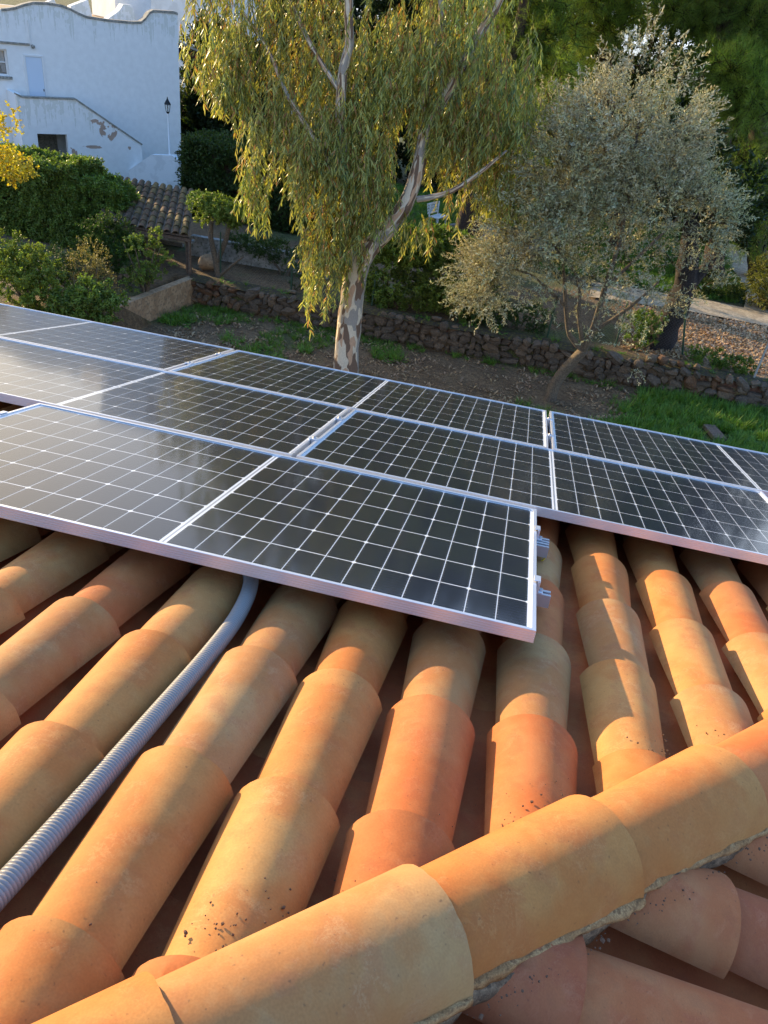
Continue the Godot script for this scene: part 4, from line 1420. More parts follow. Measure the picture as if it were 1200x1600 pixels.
func build_fences() -> void:
	var base := G(0, TERRACE, -18.0)
	var f := thing("chain_link_fence", "sagging chain link fence on thin posts along the terrace edge", "fence", at(base))
	var posts := [[-7.6, -18.1, -7.6, 1.7, -18.1, 0.02, "green_post"], [-5.73, -18.05, -5.75, 1.63, -18.05, 0.022, "green_post"], [-3.67, -18.0, -3.65, 1.45, -18.0, 0.02, "green_post"], [-1.6, -18.05, -1.6, 1.6, -18.05, 0.02, "green_post"], [0.6, -18.1, 0.62, 1.6, -18.1, 0.02, "green_post"], [2.2, -18.3, 2.2, 1.7, -18.3, 0.02, "green_post"], [3.8, -18.45, 3.5, 1.75, -18.4, 0.025, "green_post"], [5.3, -17.85, 5.32, 1.62, -17.85, 0.026, "galvanised_post"], [7.0, -17.9, 7.0, 1.65, -17.9, 0.026, "galvanised_post"]]
	for p in posts:
		var st := begin()
		add_tube(st, PackedVector3Array([G(p[0], TERRACE - 0.1, p[1]) - base, G(p[2], p[3], p[4]) - base]), PackedFloat32Array([p[5] * K, p[5] * K]), 8)
		part("post", finish(st), M[p[6]], f)
	var wires := Leafy.new()
	for k in posts.size() - 1:
		var a: Array = posts[k]
		var b: Array = posts[k + 1]
		var span: float = b[0] - a[0]
		var n := int(span / 0.075)
		var low := TERRACE + 0.05
		var tall := 0.95
		for i in range(-13, n):
			for s in [0, 1]:
				var x0 := i * 0.075
				var x1 := x0 + tall
				var t0 := clampf(0.0, -x0 / tall, 1.0)
				t0 = maxf(0.0, -x0 / tall)
				var t1 := minf(1.0, (span - x0) / tall)
				if t1 - t0 < 0.02: continue
				var qa := Vector2(x0 + tall * t0, t0 * tall)
				var qb := Vector2(x0 + tall * t1, t1 * tall)
				if s == 1:
					qa.y = tall - qa.y
					qb.y = tall - qb.y
				var za := lerpf(a[1], b[1], qa.x / span)
				var zb := lerpf(a[1], b[1], qb.x / span)
				wires.stem(G(a[0] + qa.x, low + qa.y, za) - base, G(a[0] + qb.x, low + qb.y, zb) - base, 0.0016, Color(0.12, 0.13, 0.12))
	var wm := StandardMaterial3D.new()
	wm.albedo_color = srgb(0.38, 0.4, 0.38)
	wm.roughness = 0.5
	wm.metallic = 0.4
	part("wire_mesh", wires.mesh(), wm, f).set_meta("kind", "stuff")
	# the ochre retaining wall that runs from the stone wall towards the roof
	var st := begin()
	add_prism(st, PackedVector2Array([Vector2(0, -0.1 * K), Vector2(7.0 * K, -0.1 * K), Vector2(7.0 * K, 0.62 * K), Vector2(0, 0.62 * K)]), -0.1 * K, 0.1 * K)
	var o := part("ochre_wall", finish(st), M.ochre_render, self, Transform3D(Basis(Vector3.UP, -PI / 2 - 0.17), G(-8.17, 0, -17.66)))
	tag(o, "low ochre rendered garden wall running up to the stone wall", "wall")
	# the block wall behind the shed
	o = part("block_wall", box_mesh(G(-9.0, TERRACE - 0.1, -19.62), G(-5.2, 1.12, -19.45), 0.01), M.grey_render, self)
	tag(o, "low grey block wall behind the clipped shrub", "wall")
	o = part("pale_boulder", stone_mesh(66, 2), M.ochre_render, self, Transform3D(Basis.from_euler(Vector3(0.1, 0.4, 0.35)).scaled_local(Vector3(0.24, 0.26, 0.18) * K), G(-8.1, TERRACE + 0.2, -18.4)))
	tag(o, "pale boulder beside the shed post", "stone")

# ------------------------------------------------------------------ buildings
func build_house() -> void:
	var corner := G(-13.72, 0, -29.0)
	var a := deg_to_rad(48.0)
	var along := Vector3(-cos(a), 0, sin(a))
	var inwards := along.cross(Vector3.UP)
	var house := thing("white_house", "white two-storey plastered house with a wavy roof parapet", "house", Transform3D(Basis(along * K, Vector3.UP * K, inwards * K), corner))
	var top := [[0.0, 5.8], [0.15, 5.83], [0.85, 5.8], [1.0, 5.72], [1.14, 5.55], [1.3, 5.43], [1.6, 5.40], [2.4, 5.39], [3.1, 5.42], [3.35, 5.49], [3.6, 5.59], [3.85, 5.65], [4.3, 5.67], [4.7, 5.64], [5.0, 5.55], [5.25, 5.45], [5.5, 5.39], [5.66, 5.37]]
	var st := begin()
	var o := PackedVector2Array()
	o.append(Vector2(0, 0.3))
	o.append(Vector2(5.66, 0.3))
	for k in range(top.size() - 1, -1, -1): o.append(Vector2(top[k][0], top[k][1]))
	add_prism(st, o, 0.0, 0.28)
	add_prism(st, PackedVector2Array([Vector2(5.66, 0.3), Vector2(6.5, 0.3), Vector2(6.5, 3.57), Vector2(5.66, 3.57)]), 0.0, 0.28)
	add_prism(st, PackedVector2Array([Vector2(5.66, 4.31), Vector2(6.5, 4.31), Vector2(6.5, 5.36), Vector2(5.66, 5.37)]), 0.0, 0.28)
	add_prism(st, PackedVector2Array([Vector2(6.5, 0.3), Vector2(6.9, 0.3), Vector2(6.9, 5.36), Vector2(6.5, 5.36)]), 0.0, 0.28)
	add_box(st, Vector3(0.0, 0.3, 0.28), Vector3(0.25, 5.3, 6.0))
	add_box(st, Vector3(0.25, 0.3, 5.75), Vector3(6.9, 5.3, 6.0))
	add_box(st, Vector3(6.65, 0.3, 0.28), Vector3(6.9, 5.3, 5.75))
	st.generate_normals()
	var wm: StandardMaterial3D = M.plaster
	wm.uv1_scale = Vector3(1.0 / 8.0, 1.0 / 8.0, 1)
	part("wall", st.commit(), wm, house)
	# coping along the wavy edge
	st = begin()
	var line := PackedVector3Array()
	var rad := PackedFloat32Array()
	for e in top:
		line.append(Vector3(e[0], e[1] + 0.01, 0.14))
		rad.append(0.03)
	st.set_smooth_group(-1)
	for k in top.size() - 1:
		var y0: float = top[k][1]
		var y1: float = top[k + 1][1]
		var x0: float = top[k][0]
		var x1: float = top[k + 1][0]
		quad(st, Vector3(x0, y0 - 0.05, -0.02), Vector3(x0, y0 + 0.02, -0.02), Vector3(x1, y1 + 0.02, -0.02), Vector3(x1, y1 - 0.05, -0.02))
		quad(st, Vector3(x0, y0 + 0.02, -0.02), Vector3(x0, y0 + 0.02, 0.3), Vector3(x1, y1 + 0.02, 0.3), Vector3(x1, y1 + 0.02, -0.02))
		quad(st, Vector3(x0, y0 - 0.05, -0.02), Vector3(x1, y1 - 0.05, -0.02), Vector3(x1, y1 - 0.05, 0.0), Vector3(x0, y0 - 0.05, 0.0))
	part("coping", finish(st), M.coping, house)
	var roof := part("roof", box_mesh(Vector3(0.26, 5.1, 0.29), Vector3(6.64, 5.3, 5.74)), M.roof_earth, house)
	# sloping abutments and chimney stubs on the terrace roof
	st = begin()
	add_prism(st, PackedVector2Array([Vector2(0.95, 5.31), Vector2(2.05, 5.31), Vector2(1.85, 5.45), Vector2(1.55, 5.65), Vector2(1.4, 5.85), Vector2(1.1, 5.85)]), 1.3, 1.75)
	part("buttress", finish(st), M.stair_plaster, roof)
	st = begin()
	add_prism(st, PackedVector2Array([Vector2(2.3, 5.31), Vector2(3.05, 5.31), Vector2(3.0, 5.6), Vector2(2.4, 5.85)]), 1.9, 2.3)
	part("buttress", finish(st), M.plaster, roof)
	part("stair_tower", box_mesh(Vector3(0.0, 5.31, 2.4), Vector3(1.3, 6.1, 5.0), 0.02), M.white_wall, roof)
	st = begin()
	add_prism(st, PackedVector2Array([Vector2(3.3, 5.31), Vector2(4.2, 5.31), Vector2(3.9, 5.55), Vector2(3.5, 5.75)]), 2.0, 2.3)
	part("buttress", finish(st), M.plaster, roof)
	# window
	var win := part("window", box_mesh(Vector3(5.66, 3.57, 0.12), Vector3(5.71, 4.31, 0.18)), M.white_paint, house)
	part("frame", box_mesh(Vector3(6.45, 3.57, 0.12), Vector3(6.5, 4.31, 0.18)), M.white_paint, win)
	part("frame", box_mesh(Vector3(5.71, 4.26, 0.12), Vector3(6.45, 4.31, 0.18)), M.white_paint, win)
	part("frame", box_mesh(Vector3(5.71, 3.57, 0.12), Vector3(6.45, 3.62, 0.18)), M.white_paint, win)
	part("glazing_bar", box_mesh(Vector3(5.71, 3.93, 0.125), Vector3(6.45, 3.96, 0.175)), M.white_paint, win)
	part("pane", box_mesh(Vector3(5.71, 3.62, 0.148), Vector3(6.45, 4.26, 0.152)), M.window_glass, win)
	part("sill", box_mesh(Vector3(5.6, 3.49, -0.06), Vector3(6.56, 3.568, 0.12), 0.008), M.coping, win)
	st = begin()
	st.set_smooth_group(0)
	for k in 24:
		var q := []
		for e in [k, k + 1]:
			var t: float = e / 24.0
			for yy in [4.26, 3.95, 3.66]:
				var pull := 0.0 if yy > 4.0 else (0.55 if yy > 3.8 else 0.75)
				q.append(Vector3(5.72 + 0.36 * t * (1.0 - pull), yy, 0.2 + 0.02 * sin(t * 34.0)))
		quad(st, q[0], q[1], q[4], q[3])
		quad(st, q[1], q[2], q[5], q[4])
	part("curtain", finish(st), M.curtain, win)
	part("room", box_mesh(Vector3(5.6, 3.5, 0.62), Vector3(6.56, 4.4, 0.66)), M.room_wall, win)
	# door with its frame and handle
	var door := part("door", box_mesh(Vector3(4.64, 2.36, -0.012), Vector3(5.13, 4.16, 0.02), 0.004), M.pale_blue_door, house)
	part("door_frame", box_mesh(Vector3(4.57, 2.36, -0.03), Vector3(4.638, 4.22, 0.03), 0.004), M.white_paint, door)
	part("door_frame", box_mesh(Vector3(5.132, 2.36, -0.03), Vector3(5.2, 4.22, 0.03), 0.004), M.white_paint, door)
	part("door_frame", box_mesh(Vector3(4.64, 4.162, -0.03), Vector3(5.13, 4.22, 0.03), 0.004), M.white_paint, door)
	part("handle", box_mesh(Vector3(4.665, 3.2, -0.05), Vector3(4.685, 3.27, -0.013), 0.004), M.black_iron, door)
	# string course, pipe and wall lamp
	part("string_course", box_mesh(Vector3(4.95, 4.47, -0.05), Vector3(6.88, 4.53, 0.0), 0.01), M.coping, house)
	st = begin()
	add_tube(st, PackedVector3Array([Vector3(4.92, 5.16, -0.03), Vector3(4.92, 4.53, -0.03)]), PackedFloat32Array([0.018, 0.018]), 8)
	part("drain_pipe", finish(st), M.white_paint, house)
	st = begin()
	add_tube(st, PackedVector3Array([Vector3(4.86, 4.45, 0.0), Vector3(4.86, 4.45, -0.06), Vector3(4.86, 4.45, -0.08)]), PackedFloat32Array([0.06, 0.055, 0.03]), 12)
	part("wall_lamp", finish(st), M.coping, house)
	# outside stair: parapet with the opening below, landing, steps
	st = begin()
	add_prism(st, PackedVector2Array([Vector2(5.34, 0.3), Vector2(5.82, 0.3), Vector2(5.82, 3.2), Vector2(5.66, 3.12), Vector2(5.34, 3.12)]), -1.2, -1.02)
	add_prism(st, PackedVector2Array([Vector2(4.42, 2.115), Vector2(5.34, 2.115), Vector2(5.34, 3.12), Vector2(4.42, 3.135)]), -1.2, -1.02)
	add_prism(st, PackedVector2Array([Vector2(1.93, 0.3), Vector2(4.42, 0.3), Vector2(4.42, 3.135), Vector2(4.04, 3.14), Vector2(1.93, 1.86)]), -1.2, -1.02)
	add_box(st, Vector3(5.64, 0.3, -1.02), Vector3(5.82, 3.2, -0.01))
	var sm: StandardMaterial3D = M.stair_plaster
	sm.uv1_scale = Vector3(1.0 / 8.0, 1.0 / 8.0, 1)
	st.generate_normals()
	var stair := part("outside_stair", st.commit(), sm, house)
	st = begin()
	add_prism(st, PackedVector2Array([Vector2(1.9, 1.875), Vector2(1.94, 1.84), Vector2(4.05, 3.141), Vector2(5.66, 3.121), Vector2(5.83, 3.2), Vector2(5.83, 3.24), Vector2(5.64, 3.165), Vector2(4.03, 3.185)]), -1.225, -0.995)
	part("coping", finish(st), M.coping, stair)
	part("landing", box_mesh(Vector3(4.05, 2.2, -1.015), Vector3(5.635, 2.35, -0.035)), M.grey_render, stair)
	for k in 9:
		var x := 4.04 - 0.235 * k
		part("step", box_mesh(Vector3(x - 0.235, 0.3, -1.015), Vector3(x - 0.002, 2.2 - 0.17 * k, -0.005)), M.grey_render, stair)
	part("passage_wall", box_mesh(Vector3(4.45, 0.3, -0.1), Vector3(5.6, 2.19, -0.04)), M.coping, stair)
	# brown timber eave on the corner
	st = begin()
	add_prism(st, PackedVector2Array([Vector2(-0.75, 4.78), Vector2(-0.01, 5.0), Vector2(-0.01, 4.93), Vector2(-0.75, 4.71)]), 0.05, 2.4)
	var eave := part("eave", finish(st), M.coping, house)
	for k in 4:
		part("rafter", box_mesh(Vector3(-0.72, 4.5, 0.1 + 0.7 * k), Vector3(-0.012, 4.7, 0.2 + 0.7 * k), 0.01), M.brown_wood, eave)
	# low white wall at the foot of the stair
	st = begin()
	var lo := G(-14.8, 0.4, -26.5)
	var pts := []
	for e in [[-14.95, 0.3], [-12.49, 0.3], [-12.49, 1.45], [-12.6, 1.62], [-12.81, 1.74], [-13.57, 1.66], [-14.69, 0.88], [-14.95, 0.72]]: pts.append(Vector2(e[0], e[1]) * K - Vector2(-14.95, 0.3) * K)
	add_prism(st, PackedVector2Array(pts), -0.14, 0.14)
	var o2 := part("gable_wall", finish(st), M.white_wall, self, at(G(-14.95, 0.3, -26.5)))
	tag(o2, "smooth white low wall with a sloping shoulder below the lamp post", "wall")
	# lamp post on it
	var lamp := thing("lamp_post", "thin white lamp post with a small black lantern", "lamp post", at(G(-12.97, 1.7, -26.5)))
	st = begin()
	add_tube(st, PackedVector3Array([Vector3(0, 0, 0), Vector3(0, 0.05, 0), Vector3(0, 0.06, 0), Vector3(-0.015, 1.5, 0)]), PackedFloat32Array([0.06, 0.06, 0.035, 0.028]), 10)
	part("post", finish(st), M.white_paint, lamp)
	st = begin()
	add_tube(st, PackedVector3Array([Vector3(-0.015, 1.51, 0), Vector3(-0.015, 1.56, 0), Vector3(-0.015, 1.8, 0)]), PackedFloat32Array([0.05, 0.07, 0.11]), 6)
	part("lantern_glass", finish(st), M.lantern_glass, lamp)
	st = begin()
	for k in 6:
		var b := TAU * k / 6
		add_tube(st, PackedVector3Array([Vector3(-0.015 + 0.07 * cos(b), 1.55, 0.07 * sin(b)), Vector3(-0.015 + 0.115 * cos(b), 1.8, 0.115 * sin(b))]), PackedFloat32Array([0.008, 0.008]), 5)
	add_tube(st, PackedVector3Array([Vector3(-0.015, 1.49, 0), Vector3(-0.015, 1.55, 0)]), PackedFloat32Array([0.04, 0.075]), 6)
	add_tube(st, PackedVector3Array([Vector3(-0.015, 1.8, 0), Vector3(-0.015, 1.84, 0), Vector3(-0.015, 1.95, 0), Vector3(-0.015, 2.0, 0), Vector3(-0.015, 2.06, 0)]), PackedFloat32Array([0.13, 0.12, 0.05, 0.025, 0.01]), 6)
	part("cage", finish(st), M.black_iron, lamp)
	# the next house, behind
	var far := thing("far_house", "white house behind, only its upper window wall showing past the corner", "house", at(G(-18.4, 0, -40.0)))
	part("wall", box_mesh(Vector3(-4.0, 0.3, -6.0), Vector3(4.3, 9.4, 0), 0.02), M.white_wall, far)
	for e in [[-0.9, 7.6], [1.6, 7.6], [1.6, 4.6]]:
		var w := part("window", box_mesh(Vector3(e[0], e[1], -0.03), Vector3(e[0] + 1.1, e[1] + 1.3, 0.02)), M.grey_shutter, far)
		part("frame", box_mesh(Vector3(e[0] - 0.09, e[1] - 0.09, 0.001), Vector3(e[0], e[1] + 1.39, 0.06)), M.white_paint, w)
		part("frame", box_mesh(Vector3(e[0] + 1.1, e[1] - 0.09, 0.001), Vector3(e[0] + 1.19, e[1] + 1.39, 0.06)), M.white_paint, w)
		part("frame", box_mesh(Vector3(e[0], e[1] + 1.3, 0.001), Vector3(e[0] + 1.1, e[1] + 1.39, 0.06)), M.white_paint, w)
		part("glazing_bar", box_mesh(Vector3(e[0] + 0.52, e[1], 0.021), Vector3(e[0] + 0.58, e[1] + 1.3, 0.05)), M.white_paint, w)
		part("sill", box_mesh(Vector3(e[0] - 0.15, e[1] - 0.17, 0.001), Vector3(e[0] + 1.25, e[1] - 0.091, 0.12)), M.roof_earth, w)

func build_shed() -> void:
	var base := G(-9.6, TERRACE, -18.8)
	var shed := thing("garden_shed", "open lean-to shed with a mossy old barrel tile roof", "shed", at(base))
	var e0 := G(-10.7, 1.55, -17.75) - base
	var e1 := G(-8.27, 1.57, -17.75) - base
	var r0 := G(-11.55, 2.0, -20.4) - base
	var r1 := G(-9.3, 2.0, -20.4) - base
	var st := begin()
	st.set_smooth_group(-1)
	var d := Vector3(0, -0.05, 0)
	quad(st, e0, r0, r1, e1)
	quad(st, e0 + d, e1 + d, r1 + d, r0 + d)
	quad(st, e0, e1, e1 + d, e0 + d)
	quad(st, e1, r1, r1 + d, e1 + d)
	quad(st, r1, r0, r0 + d, r1 + d)
	quad(st, r0, e0, e0 + d, r0 + d)
	var roof := part("roof", finish(st), M.old_wood, shed)
	var tiles := []
	for k in 4: tiles.append(barrel(0.5, 0.105, 0.085, 0.085, 0.068, 0.016, 700 + k, false, Vector2.INF, 8, 3))
	var cols := 11
	for c in cols:
		var t := (c + 0.5) / cols
		var a := e0.lerp(e1, t)
		var b := r0.lerp(r1, t)
		var up := (b - a)
		var n := (r0 - e0).cross(e1 - e0).normalized()
		if n.y < 0.0: n = -n
		var z := up.normalized()
		var x := n.cross(z).normalized()
		var y := z.cross(x)
		var steps := int(up.length() / 0.42)
		for k in steps + 1:
			var p := a + z * (k * 0.42 - 0.06) + y * (0.012 + 0.004 * (k % 2))
			part("roof_tile", tiles[rng.randi() % 4], M["old_clay_%d" % (rng.randi() % 3)], roof, Transform3D(Basis(x, y, z) * Basis.from_euler(Vector3(0.012, rng.randf_range(-0.03, 0.03), rng.randf_range(-0.05, 0.05))), p))
	for p in [[-8.3, -17.85, 1.5, 0.05], [-8.42, -17.95, 1.52, 0.035], [-10.3, -17.85, 1.5, 0.05], [-9.6, -20.2, 1.92, 0.05], [-11.3, -20.2, 1.92, 0.05]]:
		st = begin()
		add_tube(st, PackedVector3Array([G(p[0], TERRACE - 0.1, p[1]) - base, G(p[0], p[2], p[1]) - base]), PackedFloat32Array([p[3] * K, p[3] * K * 0.85]), 9, 0.15, p[0])
		part("post", finish(st), M.old_wood, shed)
	part("beam", box_mesh(G(-10.5, 1.40, -17.88) - base, G(-8.25, 1.49, -17.80) - base, 0.01), M.old_wood, shed)
	part("counter", box_mesh(G(-10.2, 1.2, -18.6) - base, G(-8.5, 1.26, -18.3) - base, 0.01), M.grey_render, shed)
	part("back_wall", box_mesh(G(-11.2, TERRACE, -20.1) - base, G(-9.5, 1.8, -20.0) - base), M.dark_paving, shed)

func build_bench() -> void:
	var p := G(-3.78, TERRACE, -27.75)
	var t := thing("park_bench", "small white wooden bench standing alone on the lawn", "bench", Transform3D(Basis(Vector3.UP, deg_to_rad(72.0)), p))
	var w := 0.45
	for k in 4:
		part("slat", box_mesh(Vector3(-w, 0.40, -0.05 + 0.11 * k), Vector3(w, 0.43, 0.045 + 0.11 * k), 0.006), M.white_paint, t)
	for k in 4:
		part("slat", box_mesh(Vector3(-w, 0.49 + 0.1 * k, -0.12 - 0.022 * k), Vector3(w, 0.575 + 0.1 * k, -0.09 - 0.022 * k), 0.006), M.white_paint, t)
	for s: float in [-1.0, 1.0]:
		var x := s * (w - 0.08)
		part("leg", box_mesh(Vector3(x - 0.03, 0, 0.3), Vector3(x + 0.03, 0.4, 0.36), 0.006), M.white_paint, t)
		part("leg", box_mesh(Vector3(x - 0.03, 0, -0.08), Vector3(x + 0.03, 0.4, -0.02), 0.006), M.white_paint, t)
		part("back_post", box_mesh(Vector3(x - 0.025, 0.4, -0.09), Vector3(x + 0.025, 0.9, -0.05), 0.006), M.white_paint, t)

# ------------------------------------------------------------------ trees and shrubs
func wood_part(called: String, lists: Array, m: Material, base: Vector3, parent: Node, sides := 10, knobs := 0.2) -> void:
	for k in lists.size():
		var st := begin()
		limb(st, lists[k], sides if k == 0 else sides - 3, knobs)
		part("trunk" if k == 0 else "limb", finish(st), m, parent, at(-base))

func build_trees() -> void:
	var gum := [gum_spray(), gum_spray(), gum_spray(), gum_spray()]
	var base := G(-3.44, 0, -14.9)
	var t := thing("gum_tree", "tall gum tree with peeling pale trunk and drooping yellow-green leaves", "tree", at(base))
	wood_part("trunk", EUC_LIMBS, M.gum_bark, base, t, 14, 0.12)
	crown("crown", gum, M.gum_leaf, EUC_BLOBS, base, t, 1.45, 1.0, true, -0.1)
	var ol := [olive_spray(), olive_spray(), olive_spray()]
	base = G(0.93, 0, -15.85)
	t = thing("olive_tree", "grey-green olive tree leaning over the stone wall", "tree", at(base))
	wood_part("trunk", OLIVE_LIMBS, M.olive_bark, base, t, 12, 0.35)
	crown("crown", ol, M.olive_leaf, OLIVE_BLOBS, base, t, 1.75, 0.95, false, -0.03)
	var needles := [pine_spray(), pine_spray()]
	var pine_names := {"sunlit_tint": "pine tree with green needles tinted as if sunlit behind the drooping gum leaves", "sunlit_top_tint": "pine tree with sunlit yellow-green top behind the olive tree", "stone": "pine tree with a broad horizontal bough beside the olive crown", "old": "dark pine tree overhanging the pine with the broad bough"}
	var light_tints := {"sunlit_tint": Color(1.1, 1.12, 1.0), "sunlit_top_tint": Color(1.2, 1.15, 1.0), "stone": Color(0.9, 1.0, 0.9), "old": Color(0.9, 0.9, 0.9)}  # tints imitate light: sunlit pines coloured lighter, shaded ones darker
	for p in PINES:
		var l: Array = p[2][0][0]
		base = G(l[0], TERRACE, l[2])
		var limbs: Array = p[2]
		limbs[0][0][1] = TERRACE - 0.1
		t = thing("pine_tree", pine_names[p[0]], "tree", at(base), "pines beyond the terrace")
		wood_part("trunk", limbs, M.pine_bark, base, t, 10, 0.3)
		crown("crown", needles, M.needle, p[1], base, t, 3.0, 1.35, false, 0.03, light_tints[p[0]])
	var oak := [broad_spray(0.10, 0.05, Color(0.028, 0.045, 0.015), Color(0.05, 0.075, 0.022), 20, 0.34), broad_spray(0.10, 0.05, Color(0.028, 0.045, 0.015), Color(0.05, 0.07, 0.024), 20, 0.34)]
	var names := ["dark evergreen tree close to the white house corner", "dark tall tree behind the long clipped hedge", "dark tree behind the fork of the gum tree", "dark tree behind the white bench and round paving", "dark tree hidden behind the olive's upper crown", "dark tree behind the olive's outer branches", "dark tree at the end of the shaded path", "dark tree beyond the yellow-green shrub, past the paths"]
	var k := 0
	for p in DARKTREES:
		var l: Array = p[1][0]
		base = G(l[0], TERRACE, l[2])
		var limbs: Array = p[1]
		limbs[0][1] = TERRACE - 0.1
		t = thing("evergreen_tree", names[k], "tree", at(base), "dark trees closing the view")
		wood_part("trunk", [limbs], M.pine_bark, base, t, 8, 0.2)
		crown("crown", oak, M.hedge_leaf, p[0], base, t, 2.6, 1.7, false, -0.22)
		k += 1
	# slender brown trunk with no crown in view, behind the bench
	base = G(-2.51, TERRACE, -25.56)
	t = thing("brown_trunk_tree", "tree with a bare brown trunk beside the round paving", "tree", at(base))
	wood_part("trunk", [[[-2.51, 0.5, -25.56, 0.28], [-2.5, 1.6, -25.5, 0.25], [-2.2, 4.0, -25.4, 0.22], [-1.9, 6.5, -25.4, 0.18], [-1.7, 8.5, -25.4, 0.1]]], M.pine_bark, base, t, 10, 0.2)
	crown("crown", needles, M.needle, [[-1.9, 7.2, -25.4, 1.5, 1.0, 1.4, 60], [-1.2, 8.4, -25.6, 1.4, 1.0, 1.4, 60], [-2.6, 8.0, -25.2, 1.3, 0.9, 1.3, 50]], base, t, 2.4, 1.15, false, -0.25)
	# the old dark trunk behind the olive
	base = G(3.25, TERRACE, -18.9)
	t = thing("carob_tree", "thick dark leaning trunk of a carob tree behind the olive", "tree", at(base))
	wood_part("trunk", [[[3.25, 0.45, -18.9, 0.36], [3.3, 1.1, -18.95, 0.31], [3.42, 1.9, -19.0, 0.27], [3.3, 2.8, -19.0, 0.22], [3.0, 4.0, -19.1, 0.15]], [[3.42, 1.9, -19.0, 0.15], [3.9, 2.8, -19.2, 0.1], [4.1, 3.6, -19.4, 0.06]]], M.dark_bark, base, t, 12, 0.35)
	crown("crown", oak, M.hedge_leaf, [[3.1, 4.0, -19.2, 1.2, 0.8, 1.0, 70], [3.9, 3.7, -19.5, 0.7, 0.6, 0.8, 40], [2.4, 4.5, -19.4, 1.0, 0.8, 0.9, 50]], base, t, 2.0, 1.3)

func shrub(called: String, label: String, blobs: Array, sprays: Array, m: Material, dense: float, size: float, stems: Array, hue := Color.WHITE, group := "", gap := -0.2) -> void:
	var b0: Array = blobs[0]
	var g := ground_height(b0[0], b0[2])
	var base := G(b0[0], g, b0[2])
	var t := thing(called, label, "shrub", at(base), group)
	var st := begin()
	for s in stems: limb(st, s, 7, 0.2)
	part("stem", finish(st), M.olive_bark, t, at(-base))
	crown("foliage", sprays, m, blobs, base, t, dense, size, false, gap, hue)

func stems_for(x: float, z: float, h: float, n := 4, spread := 0.35) -> Array:
	var out := []
	var g := ground_height(x, z) - 0.05
	for k in n:
		var a := TAU * k / n + rng.randf()
		out.append([[x + 0.05 * cos(a), g, z + 0.05 * sin(a), 0.025], [x + spread * 0.5 * cos(a), g + h * 0.5, z + spread * 0.5 * sin(a), 0.018], [x + spread * cos(a), g + h, z + spread * sin(a), 0.008]])
	return out

